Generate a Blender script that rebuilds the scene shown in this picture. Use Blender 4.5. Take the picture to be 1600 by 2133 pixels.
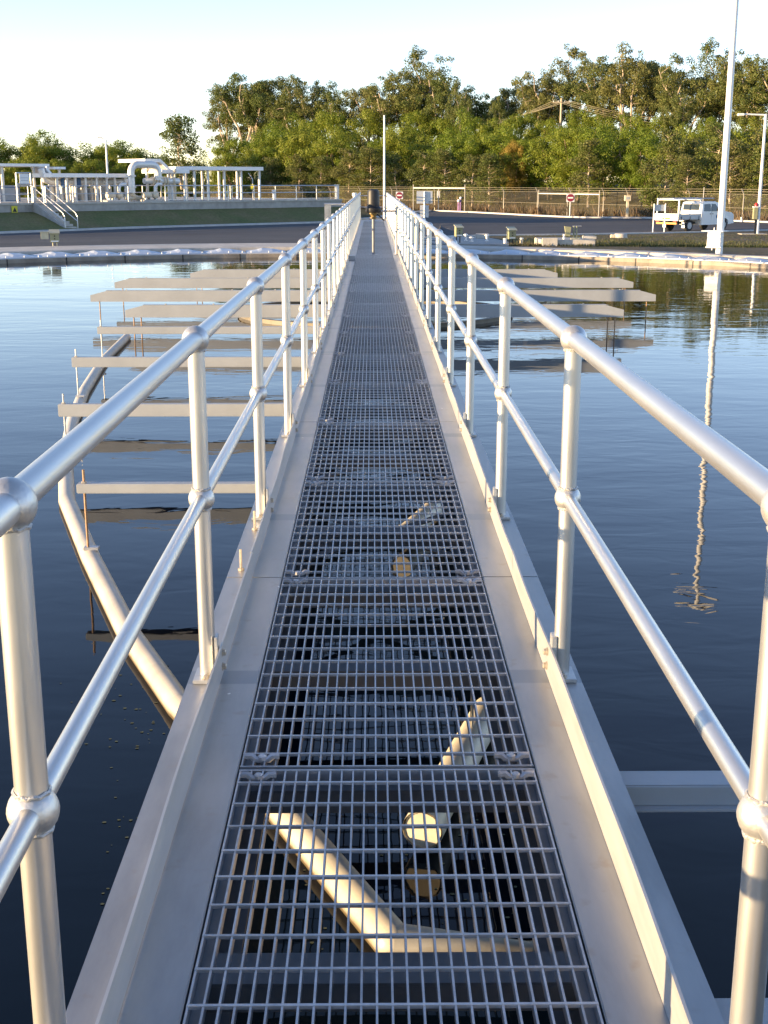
import bpy, bmesh, math, random
from mathutils import Vector, Matrix, Quaternion
import numpy as np

for o in list(bpy.data.objects):
    bpy.data.objects.remove(o)
scene = bpy.context.scene
COL = scene.collection
R = math.radians

# ------------------------------------------------------------------ camera
CAM_F, CAM_PITCH, CAM_YAW = 2607.8, 0.2578, 0.0087      # focal length in photo pixels, radians
CAM_LOC = Vector((-0.0333, 0.0, 1.45))
cam_d = bpy.data.cameras.new('camera')
cam = bpy.data.objects.new('camera', cam_d)
COL.objects.link(cam)
cam.location = CAM_LOC
cam.rotation_euler = (math.pi / 2 - CAM_PITCH, 0, -CAM_YAW)
cam_d.sensor_fit = 'VERTICAL'
cam_d.sensor_height = 36.0
cam_d.lens = 36.0 * CAM_F / 2133.0
cam_d.clip_start = 0.05
cam_d.clip_end = 6000
scene.camera = cam

# ------------------------------------------------------------------ sky, sun, exposure
SUN_EL, SUN_BACK = R(5.6), R(15.0)      # low sun from the left, a little behind the camera
world = bpy.data.worlds.new('World')
scene.world = world
world.use_nodes = True
wn = world.node_tree.nodes
bg = wn['Background']
sky = wn.new('ShaderNodeTexSky')
sky.sky_type = 'NISHITA'
sky.sun_disc = False
sky.sun_elevation = SUN_EL
sky.sun_rotation = R(270) - SUN_BACK
sky.altitude = 50
sky.air_density = 0.65
sky.dust_density = 0.0
sky.ozone_density = 1.0
bg.inputs['Strength'].default_value = 0.15
hs = wn.new('ShaderNodeHueSaturation')          # hazy morning air: the whole sky a little less saturated
hs.inputs['Saturation'].default_value = 1.02
world.node_tree.links.new(sky.outputs['Color'], hs.inputs['Color'])
wb = wn.new('ShaderNodeMix')                    # camera white balance, applied evenly to the whole sky
wb.data_type = 'RGBA'; wb.blend_type = 'MULTIPLY'
wb.inputs[0].default_value = 1.0
wb.inputs[7].default_value = (1.05, 0.955, 1.06, 1)
world.node_tree.links.new(hs.outputs['Color'], wb.inputs[6])
world.node_tree.links.new(wb.outputs[2], bg.inputs['Color'])

sun_d = bpy.data.lights.new('sun', 'SUN')
sun_d.energy = 5.0
sun_d.angle = R(0.55)
sun_d.color = (1.0, 0.71, 0.38)
sun = bpy.data.objects.new('sun', sun_d)
COL.objects.link(sun)
sun_travel = Vector((math.cos(SUN_BACK) * math.cos(SUN_EL), math.sin(SUN_BACK) * math.cos(SUN_EL), -math.sin(SUN_EL)))
sun.rotation_euler = sun_travel.to_track_quat('-Z', 'Y').to_euler()
sun.location = (-40, -10, 30)

scene.view_settings.view_transform = 'Standard'
scene.view_settings.look = 'None'
scene.view_settings.gamma = 1.0
scene.view_settings.exposure = 1.72
scene.view_settings.use_curve_mapping = False
scene.render.engine = 'CYCLES'
scene.cycles.max_bounces = 8
scene.cycles.diffuse_bounces = 3
scene.cycles.glossy_bounces = 4
scene.cycles.transparent_max_bounces = 8

# ------------------------------------------------------------------ photo pixel -> direction helpers
def ray(px, py):
    X = (px - 800) / CAM_F
    u = -(py - 1066.5) / CAM_F
    c, s = math.cos(CAM_PITCH), math.sin(CAM_PITCH)
    y = c + s * u
    z = -s + c * u
    c, s = math.cos(CAM_YAW), math.sin(CAM_YAW)
    return Vector((c * X + s * y, -s * X + c * y, z))
def atz(px, py, z):
    r = ray(px, py)
    return CAM_LOC + r * ((z - CAM_LOC.z) / r.z)
def aty(px, py, y):
    r = ray(px, py)
    return CAM_LOC + r * (y / r.y)
def interp(x, xs, ys):
    return float(np.interp(x, xs, ys))
def smooth(t):
    t = max(0.0, min(1.0, t))
    return t * t * (3 - 2 * t)

# ------------------------------------------------------------------ levels
WATER = -0.43
TC = Vector((-1.0, 19.7, 0))     # centre of the rounded far end of the tank
TR = 13.25                       # waterline radius
def bank(x, y):
    s = (x - 2.1) * 0.855 + (y - 143) * 0.518
    return 2.5 * smooth((s - 3) / 26.0)
def gz(x, y):
    dx = x - TC.x
    dy = max(0.0, y - TC.y)
    r = math.hypot(dx, dy)
    return -0.27 - 1.23 * smooth((r - 15.0) / 40.0) + bank(x, y)
def G(px, py):
    """where the sight line through a photo pixel meets the ground"""
    r = ray(px, py)
    t, prev = 20.0, 20.0
    while t < 600:
        p = CAM_LOC + r * t
        if p.z < gz(p.x, p.y) and p.y > 36:
            lo, hi = prev, t
            for _ in range(30):
                m = (lo + hi) / 2
                q = CAM_LOC + r * m
                if q.z < gz(q.x, q.y): hi = m
                else: lo = m
            q = CAM_LOC + r * hi
            return Vector((q.x, q.y, gz(q.x, q.y)))
        prev = t
        t += 0.5
    q = CAM_LOC + r * 200
    return Vector((q.x, q.y, gz(q.x, q.y)))

# ------------------------------------------------------------------ materials
MATS = {}
def new_mat(name):
    m = bpy.data.materials.new(name)
    m.use_nodes = True
    nt = m.node_tree
    b = nt.nodes['Principled BSDF']
    MATS[name] = m
    return m, nt, b
def node(nt, typ, **kw):
    n = nt.nodes.new(typ)
    for k, v in kw.items():
        if hasattr(n, k): setattr(n, k, v)
        else: n.inputs[k].default_value = v
    return n
def link(nt, a, b):
    nt.links.new(a, b)
def ramp(nt, fac, stops):
    r = nt.nodes.new('ShaderNodeValToRGB')
    el = r.color_ramp.elements
    while len(el) < len(stops): el.new(0.5)
    for e, (p, c) in zip(el, stops):
        e.position = p
        e.color = (c[0], c[1], c[2], 1) if len(c) == 3 else c
    link(nt, fac, r.inputs['Fac'])
    return r
def plain(name, col, rough=0.6, metal=0.0, var=0.15, scale=6.0, bump=0.0, bscale=40.0, spec=None, stretch=None, rvar=0.0):
    """base colour with soft uneven wear, optional fine relief"""
    m, nt, b = new_mat(name)
    tc = node(nt, 'ShaderNodeTexCoord')
    src = tc.outputs['Object']
    if stretch:
        mp = node(nt, 'ShaderNodeMapping')
        mp.inputs['Scale'].default_value = stretch
        link(nt, src, mp.inputs['Vector'])
        src = mp.outputs['Vector']
    n = node(nt, 'ShaderNodeTexNoise', Scale=scale, Detail=5.0, Roughness=0.62)
    link(nt, src, n.inputs['Vector'])
    lo = [c * (1 - var) for c in col]
    hi = [min(1, c * (1 + var)) for c in col]
    r = ramp(nt, n.outputs['Fac'], [(0.3, lo), (0.7, hi)])
    link(nt, r.outputs['Color'], b.inputs['Base Color'])
    b.inputs['Metallic'].default_value = metal
    b.inputs['Roughness'].default_value = rough
    if rvar:
        mr = node(nt, 'ShaderNodeMapRange')
        mr.inputs['To Min'].default_value = max(0.02, rough - rvar)
        mr.inputs['To Max'].default_value = min(1, rough + rvar)
        link(nt, n.outputs['Fac'], mr.inputs['Value'])
        link(nt, mr.outputs['Result'], b.inputs['Roughness'])
    if spec is not None: b.inputs['Specular IOR Level'].default_value = spec
    if bump:
        n2 = node(nt, 'ShaderNodeTexNoise', Scale=bscale, Detail=4.0)
        link(nt, src, n2.inputs['Vector'])
        bp = node(nt, 'ShaderNodeBump', Strength=1.0, Distance=bump)
        link(nt, n2.outputs['Fac'], bp.inputs['Height'])
        link(nt, bp.outputs['Normal'], b.inputs['Normal'])
    return m

plain('alu_tube', (0.63, 0.625, 0.61), 0.38, 0.85, 0.09, 7.0, 0.0, 30.0, stretch=(1, 1, 0.30), rvar=0.07)
plain('alu_rail', (0.63, 0.625, 0.61), 0.36, 0.85, 0.09, 7.0, 0.0, 30.0, stretch=(1, 0.30, 1), rvar=0.07)
vary_per_object_later = ('alu_tube', 'alu_rail')
plain('alu_cast', (0.55, 0.55, 0.54), 0.44, 0.75, 0.12, 30.0, 0.0012, 90.0)
plain('alu_weld', (0.52, 0.51, 0.49), 0.5, 0.7, 0.25, 120.0, 0.003, 200.0)
plain('kick_alu', (0.50, 0.49, 0.47), 0.45, 0.55, 0.12, 5.0, 0.0008, 6.0, stretch=(1, 0.3, 2), rvar=0.1)
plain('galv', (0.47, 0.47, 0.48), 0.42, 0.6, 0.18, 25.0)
def vary_per_object(name, amount):
    nt = MATS[name].node_tree
    b = nt.nodes['Principled BSDF']
    src = b.inputs['Base Color'].links[0].from_socket
    oi = node(nt, 'ShaderNodeObjectInfo')
    mr = node(nt, 'ShaderNodeMapRange')
    mr.inputs['To Min'].default_value = 1 - amount
    mr.inputs['To Max'].default_value = 1 + amount
    link(nt, oi.outputs['Random'], mr.inputs['Value'])
    hv = node(nt, 'ShaderNodeHueSaturation')
    link(nt, mr.outputs['Result'], hv.inputs['Value'])
    link(nt, src, hv.inputs['Color'])
    link(nt, hv.outputs['Color'], b.inputs['Base Color'])
vary_per_object('galv', 0.16)
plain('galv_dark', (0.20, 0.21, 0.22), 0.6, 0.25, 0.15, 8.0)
plain('beam_paint', (0.36, 0.375, 0.385), 0.55, 0.1, 0.08, 3.0, 0.0006, 25.0)
plain('stainless', (0.62, 0.60, 0.57), 0.3, 0.9, 0.1, 40.0)
plain('pvc', (0.50, 0.46, 0.38), 0.4, 0.0, 0.16, 7.0, stretch=(1, 1, 4))
plain('bracket_rust', (0.34, 0.22, 0.13), 0.7, 0.2, 0.35, 60.0)
plain('concrete', (0.36, 0.34, 0.31), 0.85, 0.0, 0.2, 1.8, 0.004, 18.0)
plain('concrete_pale', (0.46, 0.43, 0.38), 0.85, 0.0, 0.18, 2.5, 0.004, 18.0)
plain('wall_wet', (0.28, 0.24, 0.19), 0.6, 0.0, 0.3, 3.0, 0.004, 18.0)
plain('cover_grp', (0.46, 0.50, 0.55), 0.42, 0.0, 0.06, 4.0)
plain('kerb_conc', (0.48, 0.46, 0.43), 0.8, 0.0, 0.15, 2.0)
plain('white_paint', (0.80, 0.79, 0.77), 0.4, 0.0, 0.05, 3.0)
plain('offwhite', (0.70, 0.68, 0.63), 0.5, 0.0, 0.1, 4.0)
plain('grey_paint', (0.33, 0.36, 0.39), 0.5, 0.0, 0.1, 4.0)
plain('blue_paint', (0.04, 0.12, 0.28), 0.5, 0.0, 0.1, 4.0)
plain('pipe_white', (0.74, 0.72, 0.68), 0.4, 0.2, 0.1, 2.0)
plain('pump_cream', (0.68, 0.58, 0.42), 0.5, 0.0, 0.12, 5.0)
plain('khaki', (0.26, 0.26, 0.15), 0.5, 0.0, 0.12, 9.0)
plain('khaki_pale', (0.42, 0.40, 0.28), 0.5, 0.0, 0.12, 9.0)
plain('black_plastic', (0.012, 0.012, 0.013), 0.5, 0.0, 0.2, 9.0)
plain('rubber', (0.02, 0.02, 0.02), 0.8, 0.0, 0.2, 9.0)
plain('yellow', (0.22, 0.15, 0.05), 0.5, 0.0, 0.1, 6.0)
plain('sign_yellow', (0.62, 0.56, 0.03), 0.5, 0.0, 0.08, 6.0)
plain('sign_black', (0.02, 0.02, 0.02), 0.6, 0.0, 0.05, 6.0)
plain('sign_red', (0.24, 0.02, 0.04), 0.5, 0.0, 0.08, 6.0)
plain('red_lamp', (0.62, 0.02, 0.02), 0.35, 0.0, 0.05, 6.0)
plain('sign_back', (0.52, 0.53, 0.54), 0.45, 0.4, 0.06, 4.0)
plain('lilac', (0.30, 0.16, 0.36), 0.5, 0.0, 0.1, 6.0)
plain('car_white', (0.78, 0.78, 0.76), 0.25, 0.0, 0.03, 2.0)
plain('car_grey', (0.42, 0.43, 0.44), 0.5, 0.3, 0.08, 4.0)
plain('glass_dark', (0.03, 0.04, 0.045), 0.06, 0.0, 0.1, 2.0)
plain('lamp_red', (0.45, 0.03, 0.02), 0.3, 0.0, 0.05, 6.0)
plain('orange_bar', (0.70, 0.28, 0.04), 0.5, 0.0, 0.05, 6.0)
plain('fence_post', (0.36, 0.34, 0.30), 0.5, 0.4, 0.12, 5.0)
plain('wood_pole', (0.40, 0.34, 0.24), 0.8, 0.0, 0.2, 3.0, stretch=(4, 4, 0.4))
plain('wire', (0.30, 0.27, 0.20), 0.6, 0.2, 0.05, 3.0)
plain('grp_tan', (0.15, 0.13, 0.10), 0.55, 0.0, 0.2, 5.0)
plain('debris', (0.09, 0.10, 0.05), 0.8, 0.0, 0.3, 90.0)
plain('bark_pale', (0.42, 0.34, 0.26), 0.85, 0.0, 0.3, 2.5, stretch=(2, 2, 0.5))
plain('bark_dark', (0.20, 0.14, 0.09), 0.9, 0.0, 0.3, 2.5, stretch=(2, 2, 0.5))
plain('bolt', (0.50, 0.44, 0.36), 0.4, 0.75, 0.2, 60.0)

for nm_ in vary_per_object_later: vary_per_object(nm_, 0.06)

# side plates of the walkway: mill aluminium with faint smears, droppings and a darker bluish band at each post
def plate_mat():
    m, nt, b = new_mat('plate_alu')
    tc = node(nt, 'ShaderNodeTexCoord')
    mp = node(nt, 'ShaderNodeMapping')
    mp.inputs['Scale'].default_value = (1, 0.22, 1)
    link(nt, tc.outputs['Object'], mp.inputs['Vector'])
    n = node(nt, 'ShaderNodeTexNoise', Scale=7.0, Detail=6.0, Roughness=0.6)
    link(nt, mp.outputs['Vector'], n.inputs['Vector'])
    r = ramp(nt, n.outputs['Fac'], [(0.3, (0.29, 0.29, 0.285)), (0.52, (0.39, 0.385, 0.38)), (0.72, (0.46, 0.455, 0.44))])
    # droppings / chips
    v = node(nt, 'ShaderNodeTexVoronoi', Scale=6.0)
    v.inputs['Randomness'].default_value = 1.0
    link(nt, tc.outputs['Object'], v.inputs['Vector'])
    nd = node(nt, 'ShaderNodeTexNoise', Scale=90.0, Detail=2.0)
    link(nt, tc.outputs['Object'], nd.inputs['Vector'])
    ad = node(nt, 'ShaderNodeMath', operation='MULTIPLY_ADD')
    link(nt, nd.outputs['Fac'], ad.inputs[0])
    ad.inputs[1].default_value = 0.05
    link(nt, v.outputs['Distance'], ad.inputs[2])
    lt = node(nt, 'ShaderNodeMath', operation='LESS_THAN')
    link(nt, ad.outputs[0], lt.inputs[0])
    lt.inputs[1].default_value = 0.062
    mx = node(nt, 'ShaderNodeMix', data_type='RGBA')
    link(nt, lt.outputs[0], mx.inputs[0])
    link(nt, r.outputs['Color'], mx.inputs[6])
    mx.inputs[7].default_value = (0.80, 0.79, 0.75, 1)
    # brown scuffs
    n3 = node(nt, 'ShaderNodeTexNoise', Scale=16.0, Detail=3.0)
    link(nt, tc.outputs['Object'], n3.inputs['Vector'])
    r3 = ramp(nt, n3.outputs['Fac'], [(0.62, (0, 0, 0)), (0.74, (0.6, 0.6, 0.6))])
    mx2 = node(nt, 'ShaderNodeMix', data_type='RGBA')
    link(nt, r3.outputs['Color'], mx2.inputs[0])
    link(nt, mx.outputs[2], mx2.inputs[6])
    mx2.inputs[7].default_value = (0.34, 0.30, 0.26, 1)
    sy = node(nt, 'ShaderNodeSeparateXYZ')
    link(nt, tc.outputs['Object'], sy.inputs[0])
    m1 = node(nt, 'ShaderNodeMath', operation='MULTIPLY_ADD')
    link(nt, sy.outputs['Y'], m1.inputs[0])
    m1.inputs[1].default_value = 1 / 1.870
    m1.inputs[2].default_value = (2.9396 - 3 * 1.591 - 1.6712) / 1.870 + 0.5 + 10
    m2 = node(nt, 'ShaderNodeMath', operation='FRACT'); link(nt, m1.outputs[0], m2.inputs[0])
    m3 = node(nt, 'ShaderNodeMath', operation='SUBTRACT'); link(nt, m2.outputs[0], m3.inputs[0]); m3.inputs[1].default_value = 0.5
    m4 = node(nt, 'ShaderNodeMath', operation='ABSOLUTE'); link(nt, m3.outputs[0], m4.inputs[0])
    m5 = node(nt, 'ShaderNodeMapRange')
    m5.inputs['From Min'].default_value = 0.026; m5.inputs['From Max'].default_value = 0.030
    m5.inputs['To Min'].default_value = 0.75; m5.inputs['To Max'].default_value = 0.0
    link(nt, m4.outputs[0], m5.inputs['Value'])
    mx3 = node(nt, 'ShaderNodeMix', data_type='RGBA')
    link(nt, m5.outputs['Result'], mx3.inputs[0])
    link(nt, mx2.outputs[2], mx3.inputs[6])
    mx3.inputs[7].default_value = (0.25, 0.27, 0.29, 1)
    link(nt, mx3.outputs[2], b.inputs['Base Color'])
    b.inputs['Metallic'].default_value = 0.75
    mr = node(nt, 'ShaderNodeMapRange')
    mr.inputs['To Min'].default_value = 0.30
    mr.inputs['To Max'].default_value = 0.50
    link(nt, n.outputs['Fac'], mr.inputs['Value'])
    link(nt, mr.outputs['Result'], b.inputs['Roughness'])
    n4 = node(nt, 'ShaderNodeTexNoise', Scale=2.2, Detail=2.0)
    link(nt, tc.outputs['Object'], n4.inputs['Vector'])
    bp = node(nt, 'ShaderNodeBump', Strength=1.0, Distance=0.004)
    link(nt, n4.outputs['Fac'], bp.inputs['Height'])
    link(nt, bp.outputs['Normal'], b.inputs['Normal'])
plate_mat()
def slimy_mat():
    """old pipe with an algae tide mark just above the water"""
    m, nt, b = new_mat('pvc_slimy')
    g = node(nt, 'ShaderNodeNewGeometry')
    sx = node(nt, 'ShaderNodeSeparateXYZ')
    link(nt, g.outputs['Position'], sx.inputs[0])
    n = node(nt, 'ShaderNodeTexNoise', Scale=14.0, Detail=4.0)
    link(nt, g.outputs['Position'], n.inputs['Vector'])
    ma = node(nt, 'ShaderNodeMath', operation='MULTIPLY_ADD')
    link(nt, n.outputs['Fac'], ma.inputs[0]); ma.inputs[1].default_value = 0.022
    link(nt, sx.outputs['Z'], ma.inputs[2])
    mr = node(nt, 'ShaderNodeMapRange')
    mr.inputs['From Min'].default_value = -0.405; mr.inputs['From Max'].default_value = -0.378
    link(nt, ma.outputs[0], mr.inputs['Value'])
    n2 = node(nt, 'ShaderNodeTexNoise', Scale=5.0, Detail=6.0, Roughness=0.7)
    link(nt, g.outputs['Position'], n2.inputs['Vector'])
    r2 = ramp(nt, n2.outputs['Fac'], [(0.3, (0.36, 0.33, 0.27)), (0.7, (0.50, 0.46, 0.39))])
    mx = node(nt, 'ShaderNodeMix', data_type='RGBA')
    link(nt, mr.outputs['Result'], mx.inputs[0])
    mx.inputs[6].default_value = (0.10, 0.075, 0.04, 1)
    link(nt, r2.outputs['Color'], mx.inputs[7])
    link(nt, mx.outputs[2], b.inputs['Base Color'])
    b.inputs['Roughness'].default_value = 0.42
slimy_mat()

def water_mat():
    m, nt, b = new_mat('water')
    b.inputs['Base Color'].default_value = (0.0015, 0.0045, 0.009, 1)
    b.inputs['Specular IOR Level'].default_value = 0.36
    b.inputs['Roughness'].default_value = 0.015
    b.inputs['IOR'].default_value = 1.33
    tc = node(nt, 'ShaderNodeTexCoord')
    mp = node(nt, 'ShaderNodeMapping')
    mp.inputs['Scale'].default_value = (0.45, 1.0, 1.0)
    mp.inputs['Rotation'].default_value = (0, 0, R(8))
    link(nt, tc.outputs['Object'], mp.inputs['Vector'])
    n1 = node(nt, 'ShaderNodeTexNoise', Scale=1.1, Detail=2.0, Roughness=0.5, Distortion=0.4)
    n2 = node(nt, 'ShaderNodeTexNoise', Scale=5.5, Detail=2.5, Roughness=0.5, Distortion=0.6)
    link(nt, mp.outputs['Vector'], n1.inputs['Vector'])
    link(nt, mp.outputs['Vector'], n2.inputs['Vector'])
    # calm and ruffled areas
    n3 = node(nt, 'ShaderNodeTexNoise', Scale=0.16, Detail=2.0)
    link(nt, tc.outputs['Object'], n3.inputs['Vector'])
    r3 = ramp(nt, n3.outputs['Fac'], [(0.35, (0.35, 0.35, 0.35)), (0.65, (1, 1, 1))])
    m2 = node(nt, 'ShaderNodeMath', operation='MULTIPLY')
    link(nt, n2.outputs['Fac'], m2.inputs[0])
    link(nt, r3.outputs['Color'], m2.inputs[1])
    m1 = node(nt, 'ShaderNodeMath', operation='MULTIPLY')
    link(nt, n1.outputs['Fac'], m1.inputs[0])
    m1.inputs[1].default_value = 2.4
    add = node(nt, 'ShaderNodeMath', operation='ADD')
    link(nt, m1.outputs[0], add.inputs[0])
    link(nt, m2.outputs[0], add.inputs[1])
    bp = node(nt, 'ShaderNodeBump', Strength=1.0, Distance=0.0028)
    link(nt, add.outputs[0], bp.inputs['Height'])
    link(nt, bp.outputs['Normal'], b.inputs['Normal'])
water_mat()

def ground_mat(name, cols, scale, bump=0.02, bscale=30.0, spots=None):
    m, nt, b = new_mat(name)
    tc = node(nt, 'ShaderNodeTexCoord')
    n = node(nt, 'ShaderNodeTexNoise', Scale=scale, Detail=8.0, Roughness=0.65)
    link(nt, tc.outputs['Object'], n.inputs['Vector'])
    st = [(0.28 + 0.44 * i / (len(cols) - 1), c) for i, c in enumerate(cols)]
    r = ramp(nt, n.outputs['Fac'], st)
    n2 = node(nt, 'ShaderNodeTexNoise', Scale=bscale, Detail=3.0)
    link(nt, tc.outputs['Object'], n2.inputs['Vector'])
    mx = node(nt, 'ShaderNodeMix', data_type='RGBA', blend_type='MULTIPLY')
    mx.inputs[0].default_value = 0.6
    link(nt, r.outputs['Color'], mx.inputs[6])
    r2 = ramp(nt, n2.outputs['Fac'], [(0.3, (0.55, 0.55, 0.55)), (0.7, (1.25, 1.25, 1.25))])
    link(nt, r2.outputs['Color'], mx.inputs[7])
    link(nt, mx.outputs[2], b.inputs['Base Color'])
    b.inputs['Roughness'].default_value = 0.9
    b.inputs['Specular IOR Level'].default_value = 0.2
    bp = node(nt, 'ShaderNodeBump', Strength=1.0, Distance=bump)
    link(nt, n2.outputs['Fac'], bp.inputs['Height'])
    link(nt, bp.outputs['Normal'], b.inputs['Normal'])
ground_mat('grass_patchy', [(0.15, 0.11, 0.085), (0.12, 0.095, 0.05), (0.075, 0.095, 0.03)], 0.45, 0.05, 9.0)
ground_mat('turf', [(0.21, 0.165, 0.085), (0.155, 0.15, 0.06), (0.105, 0.14, 0.045)], 0.5, 0.05, 7.0)
ground_mat('dry_grass', [(0.036, 0.040, 0.014), (0.066, 0.060, 0.022), (0.095, 0.072, 0.032)], 0.35, 0.08, 5.0)
ground_mat('asphalt', [(0.068, 0.070, 0.074), (0.085, 0.087, 0.092), (0.105, 0.104, 0.104)], 0.22, 0.006, 60.0)

def leaf_mat(name, c1, c2, c3):
    m, nt, b = new_mat(name)
    g = node(nt, 'ShaderNodeNewGeometry')
    oi = node(nt, 'ShaderNodeObjectInfo')
    mp = node(nt, 'ShaderNodeTexCoord')
    n = node(nt, 'ShaderNodeTexNoise', Scale=0.55, Detail=2.0)
    link(nt, mp.outputs['Object'], n.inputs['Vector'])
    ad = node(nt, 'ShaderNodeMath', operation='MULTIPLY_ADD')
    link(nt, g.outputs['Random Per Island'], ad.inputs[0])
    ad.inputs[1].default_value = 0.45
    link(nt, n.outputs['Fac'], ad.inputs[2])
    ad2 = node(nt, 'ShaderNodeMath', operation='MULTIPLY_ADD')
    link(nt, oi.outputs['Random'], ad2.inputs[0])
    ad2.inputs[1].default_value = 0.35
    link(nt, ad.outputs[0], ad2.inputs[2])
    r = ramp(nt, ad2.outputs[0], [(0.45, c1), (0.85, c2), (1.2, c3)])
    r.color_ramp.elements[2].position = 1.0
    link(nt, r.outputs['Color'], b.inputs['Base Color'])
    b.inputs['Roughness'].default_value = 0.55
    b.inputs['Specular IOR Level'].default_value = 0.3
    tr = node(nt, 'ShaderNodeBsdfTranslucent')
    link(nt, r.outputs['Color'], tr.inputs['Color'])
    ms = node(nt, 'ShaderNodeMixShader')
    ms.inputs[0].default_value = 0.35
    link(nt, b.outputs[0], ms.inputs[1])
    link(nt, tr.outputs[0], ms.inputs[2])
    link(nt, ms.outputs[0], nt.nodes['Material Output'].inputs['Surface'])
leaf_mat('leaf_gum', (0.075, 0.110, 0.024), (0.120, 0.148, 0.034), (0.165, 0.165, 0.050))
leaf_mat('leaf_wattle', (0.090, 0.140, 0.010), (0.145, 0.200, 0.016), (0.190, 0.215, 0.024))
leaf_mat('leaf_sapling', (0.070, 0.105, 0.020), (0.115, 0.140, 0.030), (0.165, 0.160, 0.050))
leaf_mat('leaf_gold', (0.20, 0.15, 0.02), (0.27, 0.19, 0.03), (0.30, 0.22, 0.04))
leaf_mat('blade_dry', (0.09, 0.07, 0.03), (0.13, 0.09, 0.05), (0.18, 0.12, 0.075))
leaf_mat('blade_green', (0.05, 0.07, 0.02), (0.08, 0.09, 0.03), (0.12, 0.10, 0.05))

def mesh_wire_mat():
    """chain-link: an open wire diamond pattern, the rest is see-through"""
    m, nt, b = new_mat('chain_link')
    b.inputs['Base Color'].default_value = (0.16, 0.145, 0.11, 1)
    b.inputs['Roughness'].default_value = 0.6
    b.inputs['Metallic'].default_value = 0.3
    b.inputs['Alpha'].default_value = 0.12
mesh_wire_mat()

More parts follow.
